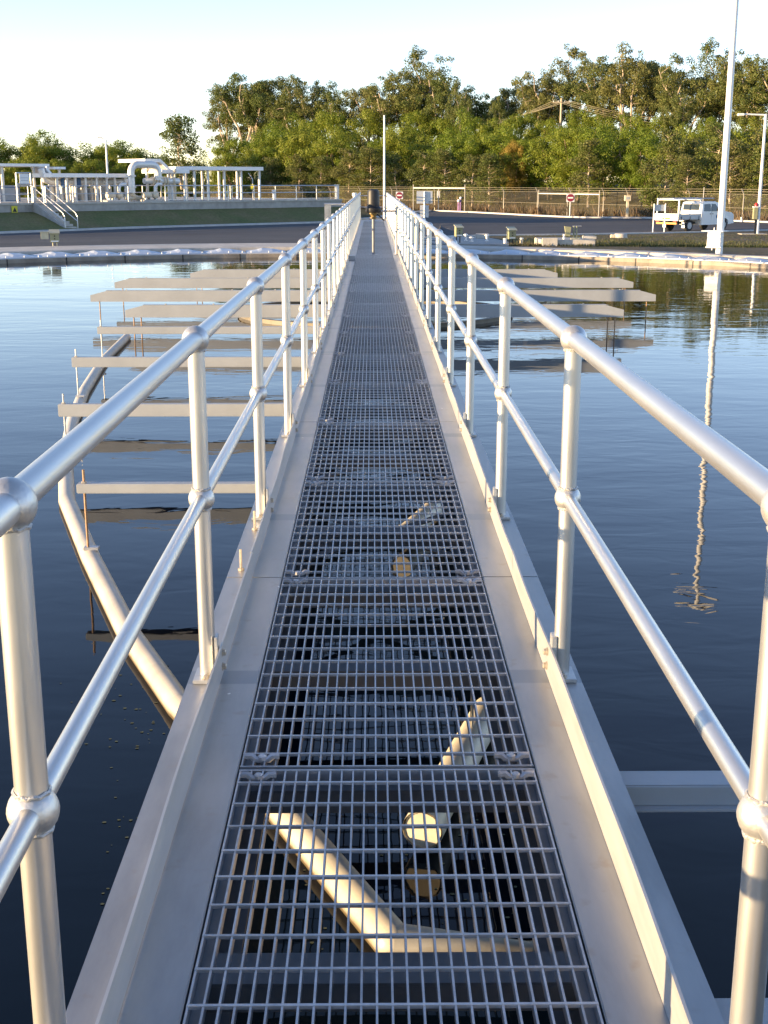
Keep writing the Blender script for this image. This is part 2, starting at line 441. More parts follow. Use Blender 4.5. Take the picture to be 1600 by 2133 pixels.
# ------------------------------------------------------------------ mesh builder
class MB:
    def __init__(self):
        self.v, self.f = [], []
    def add(self, verts, faces):
        n = len(self.v)
        self.v += [tuple(p) for p in verts]
        self.f += [tuple(i + n for i in q) for q in faces]
        return self
    def box(self, lo, hi, m=None):
        x0, y0, z0 = lo; x1, y1, z1 = hi
        vs = [(x0, y0, z0), (x1, y0, z0), (x1, y1, z0), (x0, y1, z0), (x0, y0, z1), (x1, y0, z1), (x1, y1, z1), (x0, y1, z1)]
        if m: vs = [m @ Vector(p) for p in vs]
        return self.add(vs, [(0, 3, 2, 1), (4, 5, 6, 7), (0, 1, 5, 4), (1, 2, 6, 5), (2, 3, 7, 6), (3, 0, 4, 7)])
    def cbox(self, lo, hi, b, m=None):
        """box with bevelled (chamfered) edges"""
        bm = bmesh.new()
        bmesh.ops.create_cube(bm, size=1.0)
        for v in bm.verts:
            v.co = Vector([(lo[i] + hi[i]) / 2 + v.co[i] * (hi[i] - lo[i]) for i in range(3)])
        bmesh.ops.bevel(bm, geom=bm.edges[:], offset=b, segments=2, affect='EDGES')
        if m: bm.transform(m)
        bm.verts.index_update()
        self.add([v.co for v in bm.verts], [[v.index for v in f.verts] for f in bm.faces])
        bm.free()
        return self
    def prism(self, poly, lo, hi, axis='y', m=None):
        """extrude a closed 2-D outline along an axis"""
        def mk(a, b, t):
            return (a, t, b) if axis == 'y' else (t, a, b) if axis == 'x' else (a, b, t)
        n = len(poly)
        vs = [mk(a, b, lo) for a, b in poly] + [mk(a, b, hi) for a, b in poly]
        if m: vs = [m @ Vector(p) for p in vs]
        fs = [tuple(range(n))[::-1], tuple(range(n, 2 * n))]
        fs += [(i, (i + 1) % n, n + (i + 1) % n, n + i) for i in range(n)]
        return self.add(vs, fs)
    def tube(self, pts, rad, n=12, caps=True):
        pts = [Vector(p) for p in pts]
        k = len(pts)
        rads = rad if isinstance(rad, (list, tuple)) else [rad] * k
        vs, ref = [], None
        for i, p in enumerate(pts):
            d0 = (pts[i] - pts[i - 1]).normalized() if i else None
            d1 = (pts[i + 1] - pts[i]).normalized() if i < k - 1 else None
            t = (d0 + d1).normalized() if d0 and d1 else (d0 or d1)
            if ref is None:
                ref = Vector((0, 0, 1)) if abs(t.z) < 0.9 else Vector((1, 0, 0))
            a = ref - t * ref.dot(t)
            if a.length < 1e-6: a = t.orthogonal()
            a.normalize()
            b = t.cross(a)
            ref = a
            mit = 1.0
            if d0 and d1:
                c = max(0.35, t.dot(d1))
                mit = 1.0 / c
            for j in range(n):
                w = 2 * math.pi * j / n
                off = a * math.cos(w) + b * math.sin(w)
                if mit > 1.0001:
                    bend = (d1 - d0)
                    if bend.length > 1e-6:
                        bend.normalize()
                        off = off + bend * (off.dot(bend) * (mit - 1))
                vs.append(p + off * rads[i])
        fs = []
        for i in range(k - 1):
            for j in range(n):
                j2 = (j + 1) % n
                fs.append((i * n + j, i * n + j2, (i + 1) * n + j2, (i + 1) * n + j))
        if caps:
            fs.append(tuple(range(n))[::-1])
            fs.append(tuple((k - 1) * n + j for j in range(n)))
        return self.add(vs, fs)
    def ball(self, c, r, nu=16, nv=10, sz=1.0):
        vs, fs = [], []
        c = Vector(c)
        vs.append(c + Vector((0, 0, -r * sz)))
        for i in range(1, nv):
            a = -math.pi / 2 + math.pi * i / nv
            for j in range(nu):
                w = 2 * math.pi * j / nu
                vs.append(c + Vector((r * math.cos(a) * math.cos(w), r * math.cos(a) * math.sin(w), r * sz * math.sin(a))))
        vs.append(c + Vector((0, 0, r * sz)))
        for j in range(nu):
            fs.append((0, 1 + (j + 1) % nu, 1 + j))
            for i in range(nv - 2):
                a, b = 1 + i * nu + j, 1 + i * nu + (j + 1) % nu
                fs.append((a, b, b + nu, a + nu))
            fs.append((len(vs) - 1, 1 + (nv - 2) * nu + j, 1 + (nv - 2) * nu + (j + 1) % nu))
        return self.add(vs, fs)
    def lathe(self, prof, n=24, c=(0, 0, 0)):
        c = Vector(c)
        vs, fs = [], []
        for r, z in prof:
            for j in range(n):
                w = 2 * math.pi * j / n
                vs.append(c + Vector((r * math.cos(w), r * math.sin(w), z)))
        for i in range(len(prof) - 1):
            for j in range(n):
                j2 = (j + 1) % n
                fs.append((i * n + j, i * n + j2, (i + 1) * n + j2, (i + 1) * n + j))
        fs.append(tuple(range(n))[::-1])
        fs.append(tuple((len(prof) - 1) * n + j for j in range(n)))
        return self.add(vs, fs)
    def loft(self, rows):
        """surface through rows of points (all the same length)"""
        n = len(rows[0])
        vs = [p for r in rows for p in r]
        fs = [(i * n + j, i * n + j + 1, (i + 1) * n + j + 1, (i + 1) * n + j) for i in range(len(rows) - 1) for j in range(n - 1)]
        return self.add(vs, fs)
    def mesh(self, name, mat, smooth_=False, angle=40):
        me = bpy.data.meshes.new(name)
        me.from_pydata(self.v, [], self.f)
        me.materials.append(MATS[mat])
        if smooth_:
            me.polygons.foreach_set('use_smooth', [True] * len(me.polygons))
            try: me.set_sharp_from_angle(angle=R(angle))
            except Exception: pass
        me.update()
        return me
    def build(self, name, mat, parent=None, smooth_=False, loc=None, angle=40):
        """loc: base point of the part in the parent's space (vertices are given in the parent's space)"""
        return put(name, self.mesh(name, mat, smooth_, angle), parent, loc)

def put(name, me, parent=None, loc=None):
    o = bpy.data.objects.new(name, me)
    COL.objects.link(o)
    if parent: o.parent = parent
    if loc is not None: o.location = loc
    return o
def tag(o, label, cat, group=None):
    o['label'] = label
    o['category'] = cat
    if group: o['group'] = group
    return o
def thing(name, label, cat, loc=(0, 0, 0), rz=0.0, group=None, scale=None):
    o = bpy.data.objects.new(name, None)
    COL.objects.link(o)
    o.empty_display_size = 0.2
    o.location = loc
    o.rotation_euler = (0, 0, rz)
    if scale: o.scale = scale
    return tag(o, label, cat, group)
def struct(o):
    o['kind'] = 'structure'
    return o
def stuff(o):
    o['kind'] = 'stuff'
    return o
def copy_tree(root, parent=None):
    c = root.copy()
    COL.objects.link(c)
    c.parent = parent
    for ch in root.children:
        copy_tree(ch, c)
    return c

# ================================================================== THE SETTING
# ground: one sheet to the horizon, shaped round the tank (stadium outline open towards the camera)
def outline(r, phi_deg):
    """point on the tank outline offset to radius r; phi 0 = away from camera, + = right; beyond 90 the straight sides"""
    if abs(phi_deg) <= 90:
        a = R(phi_deg)
        return Vector((TC.x + r * math.sin(a), TC.y + r * math.cos(a), 0))
    s = 1 if phi_deg > 0 else -1
    return Vector((TC.x + s * r, TC.y - (abs(phi_deg) - 90) * 0.30, 0))
PHIS = [-170, -150, -130, -110] + [i * 2.5 for i in range(-36, 37)] + [110, 130, 150, 170]
def rc(phi): return interp(phi, [-60, -6, 9, 24, 45, 70], [14.6, 14.6, 14.4, 14.1, 13.95, 13.95])
def ro(phi): return interp(phi, [-60, -6, 9, 24, 43, 70], [16.8, 16.7, 15.7, 14.9, 14.3, 14.3])

mb = MB()
rings = [0, 0.6, 1.5, 3, 5, 8, 11, 14, 18, 22, 27, 32, 38, 45, 55]
rows = []
for k in rings:
    row = []
    for ph in PHIS:
        p = outline(ro(ph) - 0.05 + k, ph)
        row.append((p.x, p.y, gz(p.x, p.y)))
    rows.append(row)
mb.loft(rows)
ground = struct(mb.build('ground', 'grass_patchy', smooth_=True))
# beyond that ring: a wide grid with a hole where the ring lies, 5 mm lower where they overlap
mb = MB()
xs = [-3000, -800, -300, -150] + [i * 5.0 for i in range(-22, 25)] + [170, 320, 800, 3000]
ys = [-300, -100, -40, -10, 5, 20, 35, 50] + [60 + i * 5 for i in range(0, 36)] + [260, 320, 450, 800, 1600, 4000]
vid = {}
vs, fs = [], []
for j, y in enumerate(ys):
    for i, x in enumerate(xs):
        vid[(i, j)] = len(vs)
        vs.append((x, y, gz(x, y) - 0.02 - (0.35 if (abs(x - TC.x) < 55 and y < 60) else 0.0)))
for j in range(len(ys) - 1):
    for i in range(len(xs) - 1):
        x0, x1, y0, y1 = xs[i], xs[i + 1], ys[j], ys[j + 1]
        far = max(abs(x0 - TC.x), abs(x1 - TC.x))
        if x0 >= -31 and x1 <= 29 and y1 <= 50:
            continue
        fs.append((vid[(i, j)], vid[(i + 1, j)], vid[(i + 1, j + 1)], vid[(i, j + 1)]))
mb.add(vs, fs)
field = struct(mb.build('field', 'dry_grass', smooth_=True))

# asphalt road round the tank, widening to the gate on the right
KL_X = [-700, 0, 110, 250, 420, 664, 720, 770, 893, 990, 1095, 1200, 1364, 1600, 2300]
KL_Y = [522, 488, 484, 478, 473, 466, 463, 458, 440, 444, 450, 455, 456, 465, 495]
def road_near(px):
    if px < 915: return None
    return interp(px, [915, 1020, 1180, 1380, 1600, 2300], [494.5, 491, 489.5, 486, 480, 470])
def wall_hit(px):
    """point of the outer wall foot that stands under a photo column"""
    best = None
    d = ray(px, 510)
    for i in range(800):
        t = 20 + i * 0.04
        p = CAM_LOC + d * t
        ph = math.degrees(math.atan2(p.x - TC.x, p.y - TC.y))
        if math.hypot(p.x - TC.x, p.y - TC.y) > ro(ph) and p.y > TC.y:
            return p
    return CAM_LOC + d * 40
rows = []
kerb_line = []
cols = list(range(-700, 900, 40)) + [900, 912, 918, 940] + list(range(980, 2301, 60))
for px in cols:
    far = G(px, interp(px, KL_X, KL_Y))
    ny = road_near(px)
    near = wall_hit(px) if ny is None else G(px, ny)
    kerb_line.append((px, far))
    row = []
    for k in range(25):
        t = k / 24
        x, y = near.x + (far.x - near.x) * t, near.y + (far.y - near.y) * t
        row.append((x, y, gz(x, y) + 0.03))
    rows.append(row)
mb = MB()
mb.loft(rows)
struct(mb.build('road', 'asphalt', smooth_=True))

# kerb along the far side of the road
def kerb(name, pts, w, h):
    mb = MB()
    rows = []
    for i, p in enumerate(pts):
        a = pts[max(0, i - 1)]; b = pts[min(len(pts) - 1, i + 1)]
        t = (b - a); t.z = 0; t.normalize()
        n = Vector((-t.y, t.x, 0))
        z = gz(p.x, p.y)
        q0, q1 = p, p + n * w
        rows.append([(q0.x, q0.y, z - 0.05), (q0.x + n.x * 0.02, q0.y + n.y * 0.02, z + h), (q1.x, q1.y, z + h + 0.01), (q1.x, q1.y, z - 0.05)])
    mb.loft(rows)
    return mb.build(name, 'kerb_conc')
struct(kerb('kerb', [p for px, p in kerb_line], 0.55, 0.14))
near_pts = [G(px, road_near(px)) for px in range(925, 2301, 55)]
struct(kerb('kerb', [p + Vector((0, -0.3, 0)) for p in near_pts], 0.22, 0.07))

# ---------------- left raised platform, its concrete retaining wall and grass batter
PA, PU = Vector((-23.5, 80.5, 0)), Vector((0.733, 0.680, 0)).normalized()
PN = Vector((PU.y, -PU.x, 0))           # towards the camera side
PZ = 0.15
def pl(s, o, z): 
    """platform coordinates: along the edge, back from the edge, height"""
    p = PA + PU * s - PN * o
    return Vector((p.x, p.y, z))
def hitp(px, py, o):
    """(s, z) where a sight line meets the vertical plane o metres behind the platform edge"""
    r = ray(px, py)
    d = (PA - PN * o - CAM_LOC).dot(PN) / r.dot(PN)
    p = CAM_LOC + r * d
    return (p - (PA - PN * o)).dot(PU), p.z
S_END = hitp(712, 416, 0)[0]
S_START = -34.0
t = thing('retaining_wall', 'long grey concrete retaining wall of the raised platform above the grass batter', 'wall', pl(0, 0, -0.6))
def loc_of(root, p): return Vector(p) - root.location
mb = MB()
pts = []
s = S_START
k = 0
SEG = 4.0
ST_S0, ST_S1 = hitp(68, 423, 0)[0], hitp(94, 423, 0)[0]       # stair opening
while s < S_END - 0.1:
    e = min(s + SEG, S_END)
    b = MB()
    v = [pl(a, o, z) - t.location for z in (-0.9, PZ - 0.1) for (a, o) in ((s + 0.006, 0), (e - 0.006, 0), (e - 0.006, 0.25), (s + 0.006, 0.25))]
    b.add(v, [(0, 3, 2, 1), (4, 5, 6, 7), (0, 1, 5, 4), (1, 2, 6, 5), (2, 3, 7, 6), (3, 0, 4, 7)])
    b.build('wall_panel', 'concrete', t)
    b = MB()
    v = [pl(a, o, z) - t.location for z in (PZ - 0.098, PZ + 0.02) for (a, o) in ((s + 0.004, -0.07), (e - 0.004, -0.07), (e - 0.004, 0.5), (s + 0.004, 0.5))]
    b.add(v, [(0, 3, 2, 1), (4, 5, 6, 7), (0, 1, 5, 4), (1, 2, 6, 5), (2, 3, 7, 6), (3, 0, 4, 7)])
    b.build('coping', 'concrete_pale', t)
    s = e
mb = MB()
v = [pl(S_START, 0.26, PZ), pl(S_END, 0.26, PZ), pl(S_END, 26, PZ), pl(S_START, 26, PZ)]
v += [Vector((p.x, p.y, -1.6)) for p in v]
mb.add(v, [(0, 1, 2, 3), (0, 4, 5, 1), (1, 5, 6, 2), (2, 6, 7, 3), (3, 7, 4, 0)])
struct(mb.build('platform_pavement', 'concrete'))
# grass batter between kerb and wall
rows = []
for px in list(range(-700, 745, 30)):
    k = G(px, interp(px, KL_X, KL_Y))
    far_s = hitp(px, 425, 0.02)[0]
    far_s = max(S_START, min(S_END + 2.5, far_s))
    w = pl(far_s, 0.02, -0.40)
    if far_s > S_END: w.z = interp(far_s - S_END, [0, 2.5], [-0.4, -1.3])
    row = []
    for i in range(9):
        u = i / 8
        p = k.lerp(w, u) if True else None
        z0 = gz(k.x, k.y) + 0.13
        row.append((p.x + 0.4 * (1 - u) * PU.y * -0, p.y + 0.5 * (1 - u), z0 + (w.z - z0) * smooth(u) * 0.35 + (w.z - z0) * u * 0.65 + 0.05 * math.sin(px * 0.13 + i * 2.1) * u * (1 - u)))
    rows.append(row)
mb = MB(); mb.loft(rows)
struct(mb.build('grass_batter', 'turf', smooth_=True))

# ---------------- water
mb = MB()
ring_pts = [outline(TR + 0.02, ph) for ph in PHIS]
mb.add([(p.x, p.y, WATER) for p in ring_pts], [tuple(range(len(ring_pts)))[::-1]])
struct(mb.build('water', 'water'))

# ---------------- tank walls
t = thing('tank_wall', 'curved concrete tank rim with thin inner weir wall and broad outer wall', 'tank', (TC.x, TC.y + TR, WATER))
def ringwall(r0, r1, z0, z1, lip=0.0):
    """closed ring section between two radius functions"""
    mb = MB()
    rows = []
    for ph in PHIS:
        a = outline(r0(ph) if callable(r0) else r0, ph)
        b = outline(r1(ph) if callable(r1) else r1, ph)
        rows.append([Vector((a.x, a.y, z0)) - t.location, Vector((a.x, a.y, z1 - 0.015)) - t.location, Vector((a.x + (b.x - a.x) * 0.05, a.y + (b.y - a.y) * 0.05, z1)) - t.location,
                     Vector((b.x, b.y, z1)) - t.location, Vector((b.x, b.y, z0)) - t.location])
    mb.loft(rows)
    return mb
ringwall(TR, TR + 0.16, -1.2, -0.335).build('weir_wall', 'wall_wet', t)
ringwall(rc, ro, -1.2, -0.225).build('outer_wall', 'concrete_pale', t)
ringwall(TR + 0.161, lambda ph: rc(ph) - 0.001, -1.2, -0.40).build('launder_floor', 'concrete', t)
# vertical joints on the weir wall
jm = MB().box((-0.012, -0.012, -0.10), (0.012, 0.004, 0.098))
jme = jm.mesh('joint', 'black_plastic')
for i in range(-13, 14):
    ph = i * 6.3 + 2
    p = outline(TR, ph)
    o = put('joint', jme, t, Vector((p.x, p.y, WATER + 0.0)) - t.location)
    o.rotation_euler = (0, 0, -R(ph))

# moulded launder covers: flat rim with a raised hump, one after another round the rim
def cover_mesh(depth):
    w = 1.02
    mb = MB()
    ys_ = [0.0, 0.07, 0.30 * depth, 0.62 * depth, depth - 0.08, depth]
    xs_ = [-w / 2, -w / 2 + 0.05, -0.22, -0.10, 0.16, 0.30, w / 2 - 0.05, w / 2]
    hh = [[0, 0, 0, 0, 0, 0, 0, 0],
          [0, 0.005, 0.012, 0.012, 0.012, 0.012, 0.005, 0],
          [0, 0.010, 0.035, 0.055, 0.05, 0.03, 0.010, 0],
          [0, 0.010, 0.045, 0.085, 0.07, 0.04, 0.010, 0],
          [0, 0.008, 0.03, 0.06, 0.05, 0.03, 0.008, 0],
          [0, 0.004, 0.02, 0.02, 0.02, 0.02, 0.004, 0]]
    rows = [[(x, y, 0.02 + h) for x, h in zip(xs_, hr)] for y, hr in zip(ys_, hh)]
    top = [[Vector(p) for p in r] for r in rows]
    mb.loft(top)
    # rim turned down
    per = [top[0][i] for i in range(8)]
    mb.loft([[Vector((p.x, p.y - 0.004, p.z - 0.045)) for p in per], per])
    mb.loft([[r[0] + Vector((-0.003, 0, -0.045)) for r in top], [r[0] for r in top]])
    mb.loft([[r[-1] for r in top], [r[-1] + Vector((0.003, 0, -0.045)) for r in top]])
    return mb.mesh('cover', 'cover_grp')
cov = {}
stud = MB().lathe([(0.012, 0), (0.012, 0.03), (0.006, 0.045)], 8).mesh('fixing', 'white_paint')
for i in range(-19, 20):
    ph = i * 4.40 + 1.2
    if abs(math.sin(R(ph)) * TR - 1.0) < 0.0: continue
    d = round((rc(ph) - TR - 0.10) * 10) / 10
    if d not in cov: cov[d] = cover_mesh(d)
    p = outline(TR + 0.08, ph)
    c = put('launder_cover', cov[d], None, Vector((p.x, p.y, -0.333)))
    c.rotation_euler = (0, 0, -R(ph))
    tag(c, 'pale blue-white moulded launder cover with raised hump on the tank rim', 'cover', 'moulded launder covers round the tank rim')
    for dx in (-0.40, 0.40, 0.05):
        put('fixing', stud, c, (dx, 0.03, 0.022))

# ================================================================== THE WALKWAY BRIDGE
PITCH = 1.591
J0 = 2.9396 - PITCH
Y_A, Y_B = J0 - 2 * PITCH, 50.4
HW, KX, OX, PX_ = 0.381, 0.4955, 0.592, 0.5341
bridge = thing('walkway_bridge', 'long straight aluminium walkway bridge running across the dark tank', 'bridge', (0, Y_A, -0.26))
def bl(mb, name, mat, sm=False):
    mb.v = [(x, y - Y_A, z + 0.26) for x, y, z in mb.v]
    return mb.build(name, mat, bridge, sm)
for s in (-1, 1):
    # side plates in lengths, butt joints left open 3 mm
    y = Y_A
    n = 0
    while y < Y_B - 0.1:
        e = min(y + 2 * PITCH, Y_B)
        m_ = MB()
        lo, hi = sorted((s * HW, s * OX))
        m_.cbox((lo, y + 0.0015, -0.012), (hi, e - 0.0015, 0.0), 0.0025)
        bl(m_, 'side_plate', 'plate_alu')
        # toe plate, slightly wavy
        rows = []
        q = y + 0.002
        steps = 24
        rnd = random.Random(n * 7 + s)
        ph0 = rnd.random() * 6
        for k in range(steps + 1):
            yy = y + 0.003 + (e - y - 0.006) * k / steps
            wv = 0.0035 * math.sin(yy * 2.3 + ph0) + 0.002 * math.sin(yy * 5.1 + ph0 * 2)
            x0 = s * (KX) - s * 0.003
            x1 = s * (KX) + s * 0.003
            rows.append([(x0, yy, 0.001), (x0 + wv, yy, 0.100), (x1 + wv, yy, 0.100), (x1, yy, 0.001)])
        m_ = MB(); m_.loft(rows)
        nrow = len(rows)
        m_.add(rows[0], [(0, 1, 2, 3)]); m_.add(rows[-1], [(3, 2, 1, 0)])
        bl(m_, 'toe_plate', 'kick_alu')
        y = e
        n += 1
    # I-shaped side girder below
    a, b = sorted((s * 0.440, s * 0.450))
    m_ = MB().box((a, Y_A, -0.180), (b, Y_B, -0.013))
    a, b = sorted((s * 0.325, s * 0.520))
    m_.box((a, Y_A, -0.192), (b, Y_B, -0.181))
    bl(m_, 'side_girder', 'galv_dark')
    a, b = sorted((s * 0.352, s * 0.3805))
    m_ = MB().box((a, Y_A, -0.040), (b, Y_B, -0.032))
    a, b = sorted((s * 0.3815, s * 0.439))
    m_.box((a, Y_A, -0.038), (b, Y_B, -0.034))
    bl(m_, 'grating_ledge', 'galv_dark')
# cross members at every joint and half way between
k = 0
y = Y_A + 0.1
cm = MB()
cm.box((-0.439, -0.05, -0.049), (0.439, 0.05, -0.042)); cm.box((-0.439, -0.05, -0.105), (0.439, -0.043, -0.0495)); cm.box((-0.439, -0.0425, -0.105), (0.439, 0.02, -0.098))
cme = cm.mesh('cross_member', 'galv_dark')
yj = J0 - PITCH
cross_ys = []
while yj < Y_B:
    for d in (0.0, -0.79):
        yy = yj + d
        if Y_A + 0.1 < yy < Y_B - 0.1:
            cross_ys.append(yy)
            put('cross_member', cme, bridge, (0, yy - Y_A, 0.26))
    yj += PITCH
bm_ = MB()
def flat(mb, a, b, w, th):
    a, b = Vector(a), Vector(b)
    t_ = (b - a).normalized()
    n_ = Vector((-t_.y, t_.x, 0)) * (w / 2)
    u = Vector((0, 0, th))
    mb.add([a - n_, a + n_, b + n_, b - n_, a - n_ + u, a + n_ + u, b + n_ + u, b - n_ + u],
           [(0, 1, 2, 3), (7, 6, 5, 4), (0, 4, 5, 1), (1, 5, 6, 2), (2, 6, 7, 3), (3, 7, 4, 0)])
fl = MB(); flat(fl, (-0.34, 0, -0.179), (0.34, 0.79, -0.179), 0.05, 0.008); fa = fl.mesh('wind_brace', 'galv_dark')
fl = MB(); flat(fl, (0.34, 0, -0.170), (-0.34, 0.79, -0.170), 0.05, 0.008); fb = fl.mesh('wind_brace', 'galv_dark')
for i, yy in enumerate(sorted(cross_ys)):
    if 4.2 < yy and yy + 0.8 < Y_B and i % 2 == 0:
        put('wind_brace', fa, bridge, (0, yy - Y_A, 0.26)); put('wind_brace', fb, bridge, (0, yy - Y_A, 0.26))
# end plate and support trestles
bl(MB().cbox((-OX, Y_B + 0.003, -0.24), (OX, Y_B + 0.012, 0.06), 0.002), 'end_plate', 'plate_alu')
bl(MB().cbox((-HW + 0.002, J0 + 30 * PITCH + 0.01, -0.03), (HW - 0.002, Y_B - 0.002, -0.001), 0.002), 'landing_plate', 'galv')
for yy in (37.5, 49.6):
    g = gz(0, yy)
    m_ = MB()
    for s in (-1, 1):
        m_.box((s * 0.45 - 0.05, yy - 0.05, g - 0.3), (s * 0.45 + 0.05, yy + 0.05, -0.193))
    m_.box((-0.399, yy - 0.04, g + 0.15), (0.399, yy + 0.04, g + 0.23))
    bl(m_, 'trestle', 'galv_dark')
# near-end bearing on the bank behind the camera
bl(MB().cbox((-0.8, Y_A - 0.2, -1.4), (0.8, Y_A + 0.5, -0.194), 0.02), 'abutment', 'concrete')
# studs standing on the left flange
stud = MB().lathe([(0.012, 0.0), (0.012, 0.010), (0.005, 0.0101), (0.005, 0.085)], 8).mesh('stud', 'bolt')
for (sx, yy) in ((-0.545, 4.62), (-0.545, 5.20), (0.545, 9.2), (-0.545, 12.2), (0.545, 13.0)):
    put('stud', stud, bridge, (sx, yy - Y_A, 0.2605))

# ---------------- grating panels
NB, PLEN = 27, PITCH - 0.016
bar_me = MB().box((-0.0021, 0, -0.0255), (0.0021, PLEN - 0.0125, 0)).mesh('bearing_bar', 'galv')
cb = MB()
cb.box((-HW + 0.004, -0.0034, -0.0065), (HW - 0.004, 0.0034, 0.0012))
crs_me = cb.mesh('cross_bar', 'galv')
end_me = MB().box((-HW + 0.003, -0.003, -0.027), (HW - 0.003, 0.003, 0.001)).mesh('end_bar', 'galv')
clip = MB()
clip.tube([(-0.045, 0, 0.006), (-0.028, 0, 0.006), (-0.017, 0, -0.004), (0.017, 0, -0.004), (0.028, 0, 0.006), (0.045, 0, 0.006)], 0.009, 6)
clip.lathe([(0.011, -0.004), (0.011, 0.006), (0.008, 0.009)], 8)
clip.lathe([(0.004, -0.07), (0.004, -0.004)], 6)
clip_me = clip.mesh('clip', 'galv', True)
bx_ = [-HW + 0.0065 + (2 * HW - 0.013) * i / (NB - 1) for i in range(NB)]
cy_ = [0.078 + 0.1098 * i for i in range(14) if 0.078 + 0.1098 * i < PLEN - 0.04]
far_bars = MB()
for x in bx_: far_bars.box((x - 0.0021, 0.006, -0.0255), (x + 0.0021, PLEN - 0.0065, 0))
far_bars_me = far_bars.mesh('bearing_bars', 'galv')
far_cross = MB()
for y in cy_: far_cross.box((-HW + 0.004, y - 0.0034, -0.0065), (HW - 0.004, y + 0.0034, 0.0012))
far_cross_me = far_cross.mesh('cross_bars', 'galv')
for k in range(-2, 30):
    y0 = J0 + k * PITCH + 0.008
    glab = {0: 'steel grating panel over the sunlit elbow of the skimmer pipe', 1: 'steel grating panel over the far half of the first capped cream pipe', 2: 'steel grating panel over the crossed wind braces next after the first pipe stub',
            3: 'steel grating panel over the second capped cream pipe'}.get(k, 'steel bar grating panel clipped between the side plates of the walkway')
    g = thing('grating_panel', glab, 'grating', (0, y0, -0.0045), group='grating panels of the walkway deck')
    if 0 <= k <= 5:
        for x in bx_: put('bearing_bar', bar_me, g, (x, 0.006, 0))
        for y in cy_: put('cross_bar', crs_me, g, (0, y, 0))
    else:
        stuff(put('bearing_bars', far_bars_me, g)); stuff(put('cross_bars', far_cross_me, g))
    for y in (0.003, PLEN - 0.003): put('end_bar', end_me, g, (0, y, 0))
    if k < 14:
        for sx in (-1, 1):
            for y in (0.045, PLEN - 0.045): put('clip', clip_me, g, (sx * 0.325, y, 0.003))

# ---------------- guard rails
ZT, ZM, P0, PS = 1.0208, 0.5578, 1.6712, 1.870
post_me = MB().tube([(0, 0, 0.012), (0, 0, ZM), (0, 0, ZT)], 0.0245, 20).mesh('post', 'alu_tube', True)
ball_me = MB().ball((0, 0, 0), 0.0385, 20, 14).mesh('ball', 'alu_cast', True)
rng = random.Random(3)
weld = MB()
for axis in range(1):
    pts = [(0.0262 * math.cos(a), 0.0262 * math.sin(a), 0.0012 * math.sin(a * 9)) for a in [i * 2 * math.pi / 28 for i in range(29)]]
    weld.tube(pts, 0.0032, 5, False)
weld_me = weld.mesh('weld', 'alu_weld', True)
rail_me = MB().tube([(0, 0, 0), (0, PS, 0)], 0.0242, 20, False).mesh('top_rail', 'alu_rail', True)
mrail_me = MB().tube([(0, 0, 0), (0, PS, 0)], 0.0192, 18, False).mesh('mid_rail', 'alu_rail', True)
base_me = MB().cbox((-0.030, -0.055, 0.0005), (0.040, 0.055, 0.0115), 0.002).mesh('base_plate', 'alu_cast')
hexb = MB().lathe([(0.0135, 0), (0.0135, 0.003), (0.010, 0.0031), (0.010, 0.011), (0.007, 0.013)], 6).mesh('bolt', 'bolt')
def guard_rail(s, label):
    root = thing('guard_rail', label, 'railing', (s * PX_, P0, 0.0))
    clt = MB().cbox((min(-s * 0.034, -s * 0.024) if True else 0, -0.022, 0.013), (max(-s * 0.034, -s * 0.018), 0.022, 0.135), 0.002)
    cleat_me = clt.mesh('cleat', 'alu_cast')
    for n in range(-2, 27):
        y = n * PS
        if P0 + y > Y_B: y = Y_B - P0 - 0.06
        p = put('post', post_me, root, (0, y - (0.025 if (s > 0 and n == 0) else 0.0), 0))
        p.rotation_euler = (0, 0, n * 1.3)
        for z in (ZT, ZM):
            b_ = put('ball', ball_me, p, (0, 0, z))
        put('base_plate', base_me, p, (0, 0, 0))
        p.rotation_euler = (0, 0, 0)
        if s < 0: p.children[-1].rotation_euler = (0, 0, math.pi)
        put('cleat', cleat_me, p, (0, 0, 0))
        if n < 12:
            for z in (ZM + 0.031, ZM - 0.031, ZT - 0.031): put('weld', weld_me, p, (0, 0, z))
            put('bolt', hexb, p, (0, -0.040, 0.0116))
            for z in (0.075, 0.03):
                h = put('bolt', hexb, p, (-s * (PX_ - KX + 0.0032), 0.012 - (z > 0.05) * 0.0, z))
                h.rotation_euler = (0, -s * math.pi / 2, 0)
        if n < 26:
            put('top_rail', rail_me, root, (0, y, ZT)); put('mid_rail', mrail_me, root, (0, y, ZM))
    return root
guard_rail(-1, 'silver ball-jointed tubular guard rail on the walkway side where the skimmer pipe floats')
guard_rail(1, 'silver ball-jointed tubular guard rail on the walkway side towards the ute and light mast')

